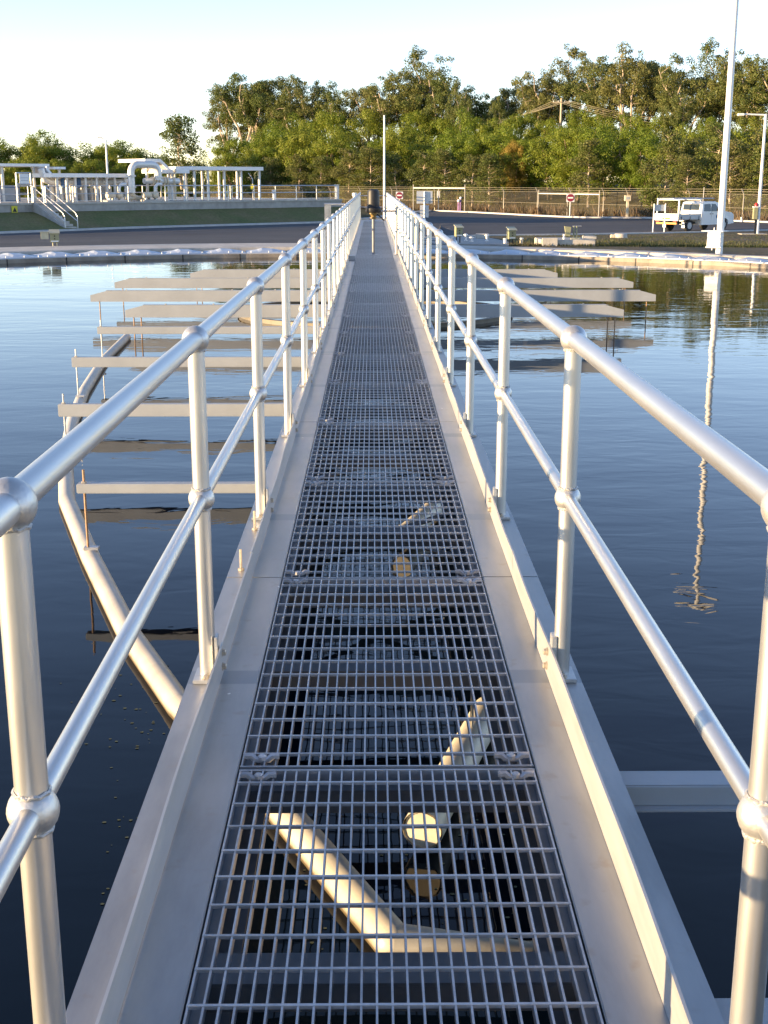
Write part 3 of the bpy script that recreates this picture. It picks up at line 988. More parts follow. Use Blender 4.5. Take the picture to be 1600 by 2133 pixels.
# ---------------- channel arms on the left with hanger rods and the curved skimmer pipe
PIPE = [(0.47, 2.80), (0.352, 2.765), (0.015, 2.774), (-0.327, 3.488), (-0.743, 4.25), (-1.068, 5.0), (-1.471, 6.113), (-1.872, 7.295), (-2.166, 8.5),
        (-2.448, 9.94), (-2.675, 11.36), (-2.925, 13.4), (-3.07, 15.5)]
PIPE_Z = -0.405
PIPE_R = 0.050
PIPE_ZS = [-0.470, -0.455] + [PIPE_Z] * 20
t = thing('skimmer_pipe', 'long bent cream pipe half sunk in the water, curving from under the walkway', 'pipe', (PIPE[0][0], PIPE[0][1], WATER))
for i in range(1, len(PIPE) - 1):
    a, b = Vector((*PIPE[i], PIPE_ZS[i])), Vector((*PIPE[i + 1], PIPE_ZS[i + 1]))
    d = (b - a).normalized()
    m_ = MB().tube([a - d * 0.004, b + d * 0.004], PIPE_R, 20)
    m_.v = [tuple(Vector(v) - t.location) for v in m_.v]
    m_.build('pipe_length', 'pvc_slimy', t, True)
    if i > 1:
        m_ = MB().ball(a, PIPE_R + 0.0005, 16, 10)
        m_.v = [tuple(Vector(v) - t.location) for v in m_.v]
        m_.build('bend', 'pvc_slimy', t, True)
a, b = Vector((*PIPE[0], PIPE_ZS[0])), Vector((*PIPE[1], PIPE_ZS[1]))
m_ = MB().tube([a, b], PIPE_R, 20); m_.v = [tuple(Vector(v) - t.location) for v in m_.v]; m_.build('pipe_length', 'pvc_slimy', t, True)

def pipe_at_y(y):
    for i in range(2, len(PIPE) - 1):
        (x0, y0), (x1, y1) = PIPE[i], PIPE[i + 1]
        if y0 <= y <= y1: return x0 + (x1 - x0) * (y - y0) / (y1 - y0)
    return -3.0
arms = [(160, 1028, -0.060, 0.048, 'short square aluminium arm nearest the sunlit bend of the skimmer pipe'),
        (122, 868, -0.098, 0.085, 'square aluminium arm with one hanger rod, second along the skimmer pipe'),
        (150, 765, -0.098, 0.085, 'square aluminium arm with one hanger rod, third along the skimmer pipe'),
        (203, 696, -0.088, 0.075, 'square aluminium arm just before the tapered beams')]
for px, py, zb, h, lab in arms:
    e = atz(px, py, zb)
    t = thing('hanger_arm', lab, 'beam', (-0.45, e.y, zb), group='hanger arms over the skimmer pipe')
    L = -e.x - 0.45
    m_ = MB().cbox((-L, -0.004, 0), (0.0, 0.055, h), 0.004)
    m_.build('arm', 'beam_paint', t)
    rx = -L + 0.035
    m_ = MB().tube([(rx, 0.02, h + 0.07), (rx, 0.02, PIPE_Z + 0.05 - zb)], 0.0065, 8)
    m_.build('rod', 'bracket_rust' if px == 160 else 'stainless', t, True)
    m_ = MB().lathe([(0.013, 0), (0.013, 0.010)], 6, (rx, 0.02, h + 0.001))
    m_.build('nut', 'bolt', t)
    # strap where the rod meets the pipe
    xx = pipe_at_y(e.y + 0.02)
    m_ = MB().cbox((rx - 0.02, 0.0, PIPE_Z + 0.045 - zb), (xx + 0.45 + 0.045, 0.04, PIPE_Z + 0.062 - zb), 0.002)
    m_.build('strap', 'galv', t)

# tapered cross beams over the centre well
beams = [(262, 1300, 661, 'tapered grey channel beam under the walkway, first beyond the hanger arms'),
         (190, 1367, 628, 'longest near tapered grey channel beam, second beyond the hanger arms'),
         (240, 1320, 600, 'tapered grey channel beam, third of the four over the centre well'),
         (397, 1162, 580, 'shortest and last tapered grey channel beam over the centre well')]
ZB_, ZT_ = -0.168, -0.0135
for l, r_, py, lab in beams:
    a, b = atz(l, py, ZB_), atz(r_, py, ZB_)
    y = (a.y + b.y) / 2
    L0, L1 = -a.x, b.x
    t = thing('tapered_beam', lab, 'beam', (0, y, ZB_), group='tapered beams over the centre well')
    H_ = ZT_ - ZB_
    prof = [(-L0, 0), (L1, 0), (L1, 0.09), (L1 - 0.22, H_ - 0.008), (-L0 + 0.22, H_ - 0.008), (-L0, 0.09)]
    m_ = MB().prism(prof, 0.0, 0.008, 'y')
    m_.build('web', 'beam_paint', t)
    m_ = MB().cbox((-L0 + 0.22, -0.001, H_ - 0.0078), (L1 - 0.22, 0.075, H_ - 0.0003), 0.002)
    m_.build('top_flange', 'beam_paint', t)
    MB().cbox((-L0, 0.0085, 0.0002), (L1, 0.075, 0.008), 0.002).build('bottom_flange', 'beam_paint', t)
    for s, L in ((-1, L0), (1, L1)):
        for dx in ((0.12,) if py in (628, 600) else (0.10, 0.19)):
            m_ = MB().tube([(s * (L - dx), 0.03, 0.0), (s * (L - dx), 0.03, -0.40)], 0.008, 8)
            m_.build('rod', 'bracket_rust', t, True)
    for xx in (-L0 + 0.5, -2.0, -1.4, -0.9, 0.9, 1.4, 2.0, L1 - 0.5):
        w_ = MB().cbox((-0.035, -0.006, 0.02), (0.035, -0.0005, H_ - 0.03), 0.001)
        if abs(xx) in (0.9,): w_.build('splice_plate', 'galv', t, loc=(xx, 0, 0))
        o = put('bolt', hexb, t, (xx, 0.04, H_))
# plain beams on the right, close under the walkway
for yy, lab in ((2.93, 'bluish grey channel beam sticking out beside the lower guard rail ball'), (1.98, 'bluish grey channel beam end beside the foot of the guard rail')):
    t = thing('channel_beam', lab, 'beam', (0.45, yy, -0.10))
    MB().cbox((0.0, 0.0, 0.040), (3.4, 0.085, 0.048), 0.003).build('top_flange', 'beam_paint', t)
    MB().cbox((0.0, -0.0075, -0.005), (3.4, 0.0, 0.047), 0.002).build('web', 'beam_paint', t)
    MB().cbox((0.0, -0.030, -0.0132), (3.4, -0.001, -0.0055), 0.002).build('lower_flange', 'beam_paint', t)
# open-ended discharge pipes seen through the grating
for (p, q, lab) in (((0.105, 3.24, -0.350), (0.37, 4.08, -0.350), 'capped cream pipe under the grating, sunlit on one side'),
                    ((0.115, 6.30, -0.350), (0.37, 7.08, -0.350), 'second capped cream pipe under the grating, farther along the walkway')):
    p, q = Vector(p), Vector(q)
    t = thing('pipe_stub', lab, 'pipe', (p.x, p.y, p.z))
    d = q - p
    n = d.normalized()
    MB().tube([(0, 0, 0), d], 0.055, 22, False).build('pipe', 'pvc', t, True)
    MB().tube([n * 0.004, n * 0.012], 0.054, 22).build('end_cap', 'pvc', t)
    MB().tube([-n * 0.0, n * 0.06], 0.060, 22, False).build('collar', 'pvc', t, True)
    MB().tube([d * 0.7 + Vector((0, 0, 0.05)), d * 0.7 + Vector((0, 0, 0.30))], 0.006, 8).build('hanger', 'stainless', t)
# centre well ring
t = thing('centre_well', 'tan circular centre well ring just above the water under the tapered beams', 'tank ring', (0, 18.6, WATER))
prof_out = []
for r0, r1, z0, z1, nm in ((1.95, 2.0, -0.5, 0.05, 'ring_wall'), (1.94, 2.02, 0.051, 0.06, 'rim')):
    m_ = MB()
    rows = []
    for i in range(65):
        a = 2 * math.pi * i / 64
        c, s_ = math.cos(a), math.sin(a)
        rows.append([(r0 * c, r0 * s_, z0), (r0 * c, r0 * s_, z1), (r1 * c, r1 * s_, z1), (r1 * c, r1 * s_, z0), (r0 * c, r0 * s_, z0)])
    m_.loft(rows)
    m_.build(nm, 'grp_tan', t)
# floating scraps of duckweed
rng = random.Random(11)
m_ = MB()
for i in range(170):
    px, py = rng.gauss(300, 70), rng.uniform(1380, 1900)
    if rng.random() < 0.35: px, py = rng.uniform(620, 1100), rng.uniform(1650, 2000)
    p = atz(px, py, WATER + 0.002)
    r0 = rng.uniform(0.0015, 0.006)
    a0 = rng.random() * 6
    m_.add([(p.x + r0 * (1 + 0.6 * rng.random()) * math.cos(a0 + k * 1.26), p.y + r0 * math.sin(a0 + k * 1.26), p.z) for k in range(5)], [(0, 1, 2, 3, 4)])
o = stuff(m_.build('floating_weed', 'debris')); tag(o, 'tiny scattered flecks of weed floating on the black water', 'weed')

# ---------------- fittings on the bridge
AY = 26.2
t = thing('valve_actuator', 'black domed valve actuator on a slim post in the middle of the walkway', 'actuator', (-0.02, AY, 0.0))
MB().tube([(0, 0, 0.012), (0, 0, 0.72)], 0.031, 16).build('post', 'galv_dark', t, True)
MB().cbox((-0.09, -0.09, 0.002), (0.09, 0.09, 0.012), 0.002).build('base_plate', 'galv', t)
MB().lathe([(0.05, 0.72), (0.075, 0.735), (0.075, 0.75), (0.05, 0.76), (0.06, 0.80), (0.085, 0.82), (0.085, 0.845)], 16).build('valve_body', 'yellow', t, True)
MB().lathe([(0.15, 0.846), (0.16, 0.86), (0.16, 0.93), (0.125, 0.97), (0.122, 1.24), (0.11, 1.285), (0.06, 1.305)], 20).build('motor_cover', 'black_plastic', t, True)
MB().tube([(0.05, -0.02, 0.83), (0.17, -0.02, 0.74), (0.22, 0, 0.68)], 0.012, 8).build('cable', 'black_plastic', t, True)
MB().tube([(-0.10, 0, 0.90), (-0.16, 0, 0.88)], 0.012, 8).build('lever', 'stainless', t, True)
t = thing('conduit_post', 'grey conduit post with side arm bracketed to the guard rail beside the valve actuator', 'conduit', (0.455, AY + 0.3, 0.0))
MB().tube([(0, 0, 0.0), (0, 0, 0.98)], 0.028, 12).build('upright', 'galv', t, True)
MB().tube([(0, 0, 0.87), (-0.36, -0.1, 0.87)], 0.020, 10).build('side_arm', 'galv', t, True)
t = thing('junction_box', 'small pale grey junction box on the side plate below the guard rail', 'box', (-0.43, 24.5, 0.0))
MB().cbox((-0.055, -0.10, 0.001), (0.055, 0.10, 0.075), 0.006).build('body', 'grey_paint', t)
MB().cbox((-0.059, -0.104, 0.0755), (0.059, 0.104, 0.088), 0.003).build('lid', 'sign_back', t)
t = thing('sluice_frame', 'square aluminium post with horizontal top rail beside the walkway over the rim', 'frame', (-1.20, 33.4, -0.335))
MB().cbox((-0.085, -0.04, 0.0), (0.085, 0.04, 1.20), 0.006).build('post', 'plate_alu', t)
MB().tube([(-0.09, 0, 1.225), (0.62, 0, 1.225)], 0.024, 12).build('top_rail', 'alu_tube', t, True)
t = thing('end_gate', 'two thin aluminium bars closing the far end of the walkway', 'gate', (0, Y_B - 0.08, 0))
for z in (0.93, 0.50): MB().tube([(-0.50, 0, z), (0.50, 0, z)], 0.016, 8).build('bar', 'alu_tube', t, True)
gzz = gz(0.42, 50.9)
t = thing('aerial_mast', 'thin white aerial mast rising at the far end of the walkway', 'mast', (0.42, 50.8, gzz))
MB().tube([(0, 0, 0), (0, 0, 2.6), (0, 0, 3.95 - gzz)], [0.05, 0.042, 0.03], 12).build('pole', 'white_paint', t, True)
MB().cbox((-0.12, -0.12, 0), (0.12, 0.12, 0.02), 0.003).build('base_plate', 'galv', t)
gzz = gz(-0.75, 53)
t = thing('marker_post', 'stout white capped post standing just past the far end of the walkway', 'post', (-0.78, 53.0, gzz))
MB().tube([(0, 0, 0), (0, 0, 1.02 - gzz - 0.12)], 0.07, 14).build('post', 'white_paint', t, True)
MB().lathe([(0.10, 0), (0.10, 0.09), (0.07, 0.12)], 14, (0, 0, 1.02 - gzz - 0.119)).build('cap', 'white_paint', t, True)

# ================================================================== LEFT PLATFORM AND ITS PLANT
def plbox(mb, s0, s1, o0, o1, z0, z1, root):
    v = [pl(a, o, z) - root.location for z in (z0, z1) for (a, o) in ((s0, o0), (s1, o0), (s1, o1), (s0, o1))]
    return mb.add(v, [(0, 3, 2, 1), (4, 5, 6, 7), (0, 1, 5, 4), (1, 2, 6, 5), (2, 3, 7, 6), (3, 0, 4, 7)])
def plpt(s, o, z, root): return pl(s, o, z) - root.location

def platform_rail(s0, s1, o, label, group):
    root = thing('platform_rail', label, 'railing', pl(s0, o, PZ + 0.02), group=group)
    n = max(1, round((s1 - s0) / 2.0))
    for i in range(n + 1):
        s = s0 + (s1 - s0) * i / n
        MB().tube([plpt(s, o, PZ + 0.0, root), plpt(s, o, PZ + 1.04, root)], 0.036, 8).build('post', 'alu_tube', root, True)
    for z in (PZ + 0.54, PZ + 1.04):
        MB().tube([plpt(s0, o, z, root), plpt(s1, o, z, root)], 0.030, 8).build('rail', 'alu_tube', root, True)
    MB().tube([plpt(s0, o, PZ + 0.10, root), plpt(s1, o, PZ + 0.10, root)], 0.02, 6).build('toe_rail', 'alu_tube', root, True)
    return root
GR = 'guard rails on the raised platform'
platform_rail(S_START + 1, ST_S0 - 0.1, 0.3, 'platform guard rail on the far side of the concrete stairs from the walkway', GR)
platform_rail(ST_S1 + 0.1, hitp(268, 420, 0.3)[0], 0.3, 'platform guard rail between the concrete stairs and the big looped pipe', GR)
platform_rail(hitp(345, 420, 0.3)[0], hitp(476, 420, 0.3)[0], 0.3, 'platform guard rail between the looped pipe and the flat canopy end', GR)
platform_rail(hitp(484, 420, 0.3)[0], S_END - 0.3, 0.3, 'platform guard rail running from the flat canopy towards the walkway end', GR)
platform_rail(S_START + 3, hitp(480, 405, 7.5)[0], 7.5, 'rear platform guard rail seen behind the pipes and canopy posts', GR)

# stairs
t = thing('concrete_stairs', 'grey concrete stairs with steel handrails climbing the grass batter', 'stairs', pl((ST_S0 + ST_S1) / 2, 0, -1.5))
NST = 9
kz = gz(*[c for c in G(90, 482)][:2])
zt_, zb_ = PZ + 0.02, kz + 0.1
run = 0.42
for i in range(NST):
    z1 = zt_ - (zt_ - zb_) * (i + 1) / (NST + 1)
    m_ = MB()
    plbox(m_, ST_S0 + 0.15 + 0.0, ST_S1 - 0.05, -run * (i + 1) + 0.001 - 0.075, -run * i - 0.076, kz - 0.2, z1, t)
    m_.build('step', 'concrete_pale', t)
for k_, s in ((0, ST_S0 + 0.02), (1, ST_S1 + 0.02)):
    o0, o1 = -0.08, -run * NST - 0.1
    zz0, zz1 = zt_, zb_
    h = MB()
    h.tube([plpt(s, 0.25, zz0 + 1.02, t), plpt(s, -0.1, zz0 + 1.0, t), plpt(s, o1 + 0.2, zz1 + 1.0, t), plpt(s, o1, zz1 + 0.8, t), plpt(s, o1, zz1 - 0.1, t)], 0.032, 8)
    h.build('handrail', 'alu_tube', t, True)
    MB().tube([plpt(s, -0.1, zz0 + 0.5, t), plpt(s, o1, zz1 + 0.5, t)], 0.026, 8).build('mid_rail', 'alu_tube', t, True)
    MB().tube([plpt(s, -0.1, zz0 - 0.05, t), plpt(s, -0.1, zz0 + 1.0, t)], 0.032, 8).build('upright', 'alu_tube', t, True)
m_ = MB()
plbox(m_, ST_S0 - 0.03, ST_S0 + 0.12, -run * NST - 0.1, -0.076, kz - 0.2, kz + 0.05, t)
v = [plpt(ST_S0 + a, o, z, t) for a in (-0.02, 0.13) for (o, z) in ((-run * NST - 0.12, kz - 0.1), (-run * NST - 0.12, zb_ + 0.15), (-0.08, zt_ + 0.05), (-0.08, kz - 0.1))]
m_ = MB().add(v, [(0, 1, 2, 3), (7, 6, 5, 4), (0, 4, 5, 1), (1, 5, 6, 2), (2, 6, 7, 3)])
m_.build('side_wall', 'concrete', t)

# yellow warning plate on the wall
def sign_on(name, label, px0, px1, py0, py1, o, mat):
    s0, z0 = hitp(px0, py1, o); s1, z1 = hitp(px1, py0, o)
    root = thing(name, label, 'sign', pl((s0 + s1) / 2, o, z0))
    m_ = MB(); plbox(m_, s0, s1, o - 0.02, o, z0, z1, root); m_.build('plate', mat, root)
    return root, s0, s1, z0, z1
t, s0, s1, z0, z1 = sign_on('warning_sign', 'yellow rectangular warning plate fixed to the retaining wall beside the stairs', 25, 36, 429, 448, -0.075, 'sign_yellow')
cs = (s0 + s1) / 2
m_ = MB(); v = [plpt(cs - 0.13, -0.098, z1 - 0.33, t), plpt(cs + 0.13, -0.098, z1 - 0.33, t), plpt(cs, -0.098, z1 - 0.08, t)]
m_.add(v, [(0, 1, 2)]); m_.build('warning_triangle', 'sign_black', t)
for zz in (0.12, 0.20):
    m_ = MB(); plbox(m_, s0 + 0.05, s1 - 0.05, -0.099, -0.0955, z0 + zz - 0.02, z0 + zz + 0.015, t); m_.build('text_line', 'sign_black', t)
# white notice board in a pipe frame above the stair head
t, s0, s1, z0, z1 = sign_on('notice_board', 'white notice board in an aluminium pipe frame at the stair head', 41, 59.5, 362, 382, 0.2, 'white_paint')
fs0, fs1 = hitp(36, 400, 0.2)[0], hitp(66, 400, 0.2)[0]
for s in (fs0, fs1): MB().tube([plpt(s, 0.2, PZ, t), plpt(s, 0.2, z1 + 0.05, t)], 0.05, 8).build('post', 'alu_tube', t, True)
for z in (z1 + 0.05, z0 - 0.05): MB().tube([plpt(fs0, 0.2, z, t), plpt(fs1, 0.2, z, t)], 0.045, 8).build('rail', 'alu_tube', t, True)
for zz in (0.18, 0.34):
    m_ = MB(); plbox(m_, s0 + 0.08, s1 - 0.08, 0.172, 0.178, z0 + zz - 0.012, z0 + zz + 0.012, t); m_.build('text_line', 'grey_paint', t)

# canopies: thin flat roofs on posts
def canopy(label, px0, px1, py, th, o0, o1, posts, mat='white_paint', gutter=False):
    s0, zt = hitp(px0, py, o0); s1, _ = hitp(px1, py, o0)
    root = thing('flat_canopy', label, 'canopy', pl((s0 + s1) / 2, o0, PZ))
    m_ = MB(); plbox(m_, s0, s1, o0, o1, zt - th * 0.4, zt, root); m_.build('roof_sheet', 'sign_back', root)
    m_ = MB(); plbox(m_, s0 - 0.02, s1 + 0.02, o0 - 0.06, o0 - 0.002, zt - th, zt + 0.02, root); m_.build('fascia', mat, root)
    m_ = MB(); plbox(m_, s0, s1, o1 + 0.002, o1 + 0.06, zt - th, zt + 0.02, root); m_.build('fascia', mat, root)
    m_ = MB(); plbox(m_, s1 + 0.022, s1 + 0.07, o0 - 0.06, o1 + 0.06, zt - th, zt + 0.02, root); m_.build('barge_board', mat, root)
    m_ = MB(); plbox(m_, s0 - 0.07, s0 - 0.022, o0 - 0.06, o1 + 0.06, zt - th, zt + 0.02, root); m_.build('barge_board', mat, root)
    for p in posts:
        s = hitp(p, 400, o0 + 0.25)[0]
        m_ = MB(); plbox(m_, s - 0.07, s + 0.07, o0 + 0.18, o0 + 0.32, PZ, zt - th * 0.4 - 0.002, root); m_.build('post', 'offwhite', root)
        m_ = MB(); plbox(m_, s - 0.07, s + 0.07, o1 - 0.32, o1 - 0.18, PZ, zt - th * 0.4 - 0.002, root); m_.build('post', 'offwhite', root)
    return root
canopy('wide flat canopy on bracketed posts behind the notice board', -140, 100, 339.5, 0.16, 5.5, 10.5, [-60, 7, 73])
canopy('long low flat white canopy between the notice board and the looped pipe', 108, 276, 361.5, 0.24, 3.0, 5.5, [120, 140, 158, 179, 202, 223, 240, 262])
canopy('short flat white canopy right behind the looped pipe', 338, 392, 353.5, 0.24, 3.0, 5.5, [358, 385])
canopy('flat white canopy on five posts, farthest along the platform towards the walkway', 402, 546, 347, 0.24, 3.2, 6.5, [406, 434, 468, 503, 541])
canopy('small flat canopy stub behind the sloping hood near the notice board', 112, 134, 348, 0.14, 6.0, 8.0, [126])

# sloping hoods
def hood(label, px_flat0, px_a, px_b, py_a, py_b, o0, o1):
    sa, za = hitp(px_a, py_a, o0); sb, zb = hitp(px_b, py_b, o0)
    sf, _ = hitp(px_flat0, py_a, o0)
    root = thing('sloping_hood', label, 'hood', pl(sa, o0, PZ))
    th = 0.07
    v = [plpt(s, o, z, root) for o in (o0, o1) for (s, z) in ((sa, za - th), (sb, zb - th), (sb, zb), (sa, za))]
    MB().add(v, [(0, 1, 2, 3), (7, 6, 5, 4), (3, 2, 6, 7), (0, 4, 5, 1), (1, 5, 6, 2), (0, 3, 7, 4)]).build('sloping_sheet', 'sign_back', root)
    v = [plpt(s, o, z, root) for o in (o0 - 0.12, o0 - 0.002) for (s, z) in ((sa - 0.1, za - 0.22), (sb, zb - 0.22), (sb, zb + 0.03), (sa - 0.1, za + 0.03))]
    MB().add(v, [(0, 1, 2, 3), (7, 6, 5, 4), (3, 2, 6, 7), (0, 4, 5, 1), (1, 5, 6, 2), (0, 3, 7, 4)]).build('edge_beam', 'white_paint', root)
    if sf < sa - 0.3:
        m_ = MB(); plbox(m_, sf, sa - 0.101, o0 - 0.12, o1, za - 0.20, za + 0.03, root); m_.build('flat_top', 'white_paint', root)
        m_ = MB(); plbox(m_, sf + 0.2, sf + 0.32, o0 + 0.1, o0 + 0.22, PZ, za - 0.201, root); m_.build('post', 'offwhite', root)
    m_ = MB(); plbox(m_, sb - 0.2, sb - 0.08, o0 + 0.1, o0 + 0.22, PZ, zb - 0.2, root); m_.build('post', 'offwhite', root)
hood('tall white hood with blue-grey sloping sheet beside the looped pipe', 300, 335, 356, 332, 355, 3.2, 6.6)
hood('small blue-grey sloping hood sheet beside the wide canopy', 97, 98, 110, 347, 366, 4.2, 6.5)

# big looped pipe and the pipework around it
t = thing('looped_pipe', 'large silver pipe rising in a square loop over the platform edge', 'pipe', pl(hitp(275, 410, 2.0)[0], 2.0, PZ))
sa, zl = hitp(275, 402, 2.0); sb, zh = hitp(329, 343, 2.0); _, zm_ = hitp(275, 378, 2.0)
rr = 0.24
def arc(s_c, z_c, r, a0, a1, o, n=7):
    return [plpt(s_c + r * math.cos(R(a0 + (a1 - a0) * i / n)), o, z_c + r * math.sin(R(a0 + (a1 - a0) * i / n)), t) for i in range(n + 1)]
path = [plpt(sa, 2.0, zl, t)] + arc(sa + 0.55, zh - 0.55, 0.55, 180, 90, 2.0) + arc(sb - 0.55, zh - 0.55, 0.55, 90, 0, 2.0) + [plpt(sb, 2.0, zm_ + 0.1, t)]
MB().tube(path, rr, 14).build('loop', 'pipe_white', t, True)
for z in (zm_ + 0.35, zl + 0.4, zh - 0.75):
    c = plpt(sa, 2.0, z, t)
    MB().lathe([(rr + 0.09, -0.04), (rr + 0.09, 0.04)], 14, c).build('flange', 'pipe_white', t)
c = plpt(sb, 2.0, zm_ + 0.3, t); MB().lathe([(rr + 0.09, -0.04), (rr + 0.09, 0.04)], 14, c).build('flange', 'pipe_white', t)
# foot bend and low header
s2 = hitp(300, 405, 2.0)[0]
MB().tube([plpt(sa, 2.0, zl, t), plpt(sa + 0.15, 2.0, zl - 0.25, t), plpt(sa + 0.5, 2.0, zl - 0.35, t), plpt(s2, 2.0, zl - 0.35, t)], 0.16, 12).build('foot_bend', 'pump_cream', t, True)
MB().tube([plpt(sa - 0.6, 2.0, zl - 0.35, t), plpt(s2 + 0.3, 2.0, zl - 0.35, t)], 0.12, 12).build('low_header', 'pump_cream', t, True)
for i in range(5):
    s = sa - 0.45 + i * 0.42
    MB().tube([plpt(s, 2.0, PZ, t), plpt(s, 2.0, zl - 0.36, t)], 0.05, 8).build('support_leg', 'pump_cream', t, True)
t2 = thing('header_pipe', 'long horizontal silver pipe with elbow running under the low canopy', 'pipe', pl(hitp(92, 400, 4.2)[0], 4.2, PZ))
t = t2
sp, zp = hitp(98, 379, 4.2); sq, _ = hitp(268, 377, 4.2); _, zu = hitp(90, 352, 4.2)
se = hitp(90, 379, 4.2)[0]
MB().tube([plpt(se - 0.1, 4.2, zu, t), plpt(se, 4.2, zp + 0.5, t), plpt(se + 0.15, 4.2, zp + 0.15, t), plpt(sp + 0.3, 4.2, zp, t), plpt(sq, 4.2, zp, t)], 0.22, 12).build('pipe', 'pipe_white', t, True)
for i in range(7):
    s = sp + 0.6 + (sq - sp - 1) * i / 6
    MB().tube([plpt(s - 0.05, 4.2, zp, t), plpt(s + 0.05, 4.2, zp, t)], 0.30, 12).build('flange', 'pipe_white', t)
    m_ = MB(); plbox(m_, s + 0.4, s + 0.5, 4.1, 4.3, PZ, zp - 0.1, t); m_.build('support', 'offwhite', t)
for px, mt in ((132, 'blue_paint'), (164, 'blue_paint')):
    s = hitp(px, 380, 3.9)[0]
    m_ = MB(); c = plpt(s, 3.9, zp - 0.05, t); m_.lathe([(0.05, -0.35), (0.16, -0.33), (0.16, 0.30), (0.05, 0.34)], 10, c); m_.build('valve', mt, t, True)
t = thing('header_pipe', 'horizontal silver pipe with stacked flanges and valves beside the looped pipe', 'pipe', pl(hitp(312, 400, 2.6)[0], 2.6, PZ))
sp, zp = hitp(300, 377, 2.6); sq, _ = hitp(372, 376, 2.6)
MB().tube([plpt(sp, 2.6, zp, t), plpt(sq, 2.6, zp, t)], 0.2, 12).build('pipe', 'pipe_white', t, True)
for px in (318, 324, 330, 341, 347, 360):
    s = hitp(px, 380, 2.6)[0]
    MB().tube([plpt(s - 0.05, 2.6, zp, t), plpt(s + 0.05, 2.6, zp, t)], 0.30, 12).build('flange', 'pump_cream', t)
for px, h_ in ((308, 0.75), (335, 0.55), (365, 0.7)):
    s = hitp(px, 380, 2.6)[0]
    MB().tube([plpt(s, 2.6, PZ, t), plpt(s, 2.6, zp + h_, t)], 0.06, 8).build('riser', 'pump_cream', t, True)
    MB().ball(plpt(s, 2.6, zp + h_, t), 0.14, 10, 6).build('valve_top', 'pump_cream', t, True)
# pump sets
def pump(px, o, label, n=2):
    s = hitp(px, 415, o)[0]
    t = thing('pump_set', label, 'pump', pl(s, o, PZ), group='pump sets on the platform')
    t.rotation_euler = (0, 0, math.atan2(PU.y, PU.x))
    MB().cbox((-0.9, -0.3, 0.0), (0.9, 0.3, 0.12), 0.01).build('plinth', 'concrete_pale', t)
    MB().tube([(-0.75, 0, 0.42), (-0.15, 0, 0.42)], 0.2, 12).build('motor', 'pump_cream', t, True)
    MB().ball((0.25, 0, 0.42), 0.27, 12, 8).build('volute', 'pump_cream', t, True)
    MB().tube([(0.25, 0, 0.5), (0.25, 0, 0.95), (0.45, 0, 1.15), (0.8, 0, 1.15)], 0.1, 10).build('outlet', 'pipe_white', t, True)
    for x in (-0.6, -0.25, 0.25): MB().box((x - 0.05, -0.15, 0.121), (x + 0.05, 0.15, 0.3)).build('foot', 'galv', t)
pump(318, 1.3, 'cream pump set on a plinth just right of the looped pipe foot')
pump(243, 1.3, 'cream pump set on a plinth just left of the looped pipe foot')
# control cubicles behind the rails
CG = 'grey control cubicles behind the platform rail'
for i, (px, w, h) in enumerate(((108, 0.9, 0.95), (128, 0.7, 1.0), (150, 1.0, 0.9), (172, 0.8, 1.0), (196, 0.9, 0.85), (220, 0.8, 1.0), (20, 1.6, 1.0), (-30, 1.4, 0.9))):
    s = hitp(px, 410, 6.2)[0]
    t = thing('control_cubicle', 'low grey control cubicle standing behind the platform guard rail', 'cabinet', pl(s, 6.2, PZ), math.atan2(PU.y, PU.x), group=CG)
    MB().cbox((-w / 2, 0, 0.0), (w / 2, 0.5, h), 0.01).build('body', 'grey_paint' if i % 3 else 'blue_paint', t)
    MB().box((-w / 2 + 0.05, -0.015, 0.08), (w / 2 - 0.05, -0.002, h - 0.08)).build('door', 'grey_paint', t)
    MB().box((-w / 2 - 0.03, -0.03, h + 0.002), (w / 2 + 0.03, 0.53, h + 0.04)).build('roof', 'sign_back', t)
# small fittings on the right part of the platform
s = hitp(571, 412, 1.5)[0]
t = thing('capped_standpipe', 'short white capped standpipe on the platform beyond the flat canopy', 'standpipe', pl(s, 1.5, PZ))
MB().tube([(0, 0, 0), (0, 0, 0.62)], 0.13, 12).build('pipe', 'white_paint', t, True); MB().lathe([(0.16, 0.621), (0.16, 0.69), (0.1, 0.72)], 12).build('cap', 'white_paint', t, True)
s = hitp(527, 412, 2.2)[0]
t = thing('sensor_post', 'thin bent post with a small yellow box under the flat canopy end', 'post', pl(s, 2.2, PZ))
MB().tube([(0, 0, 0), (0, 0, 1.5), (-0.15, 0, 1.75)], 0.03, 8).build('post', 'galv', t, True); MB().cbox((-0.13, -0.14, 0.75), (0.13, -0.035, 1.1), 0.01).build('box', 'sign_yellow', t)
MB().tube([(0, 0, 1.5), (-0.3, 0, 1.95)], 0.02, 6).build('arm', 'galv', t, True)
s = hitp(702, 412, 0.8)[0]
t = thing('end_pillar', 'stout cream pillar ending the platform guard rail', 'pillar', pl(s, 0.8, PZ))
MB().cbox((-0.16, -0.16, 0), (0.16, 0.16, 1.05), 0.02).build('shaft', 'offwhite', t); MB().cbox((-0.2, -0.2, 1.051), (0.2, 0.2, 1.10), 0.01).build('cap', 'offwhite', t)
m_ = MB()
for px in range(560, 690, 9):
    pass
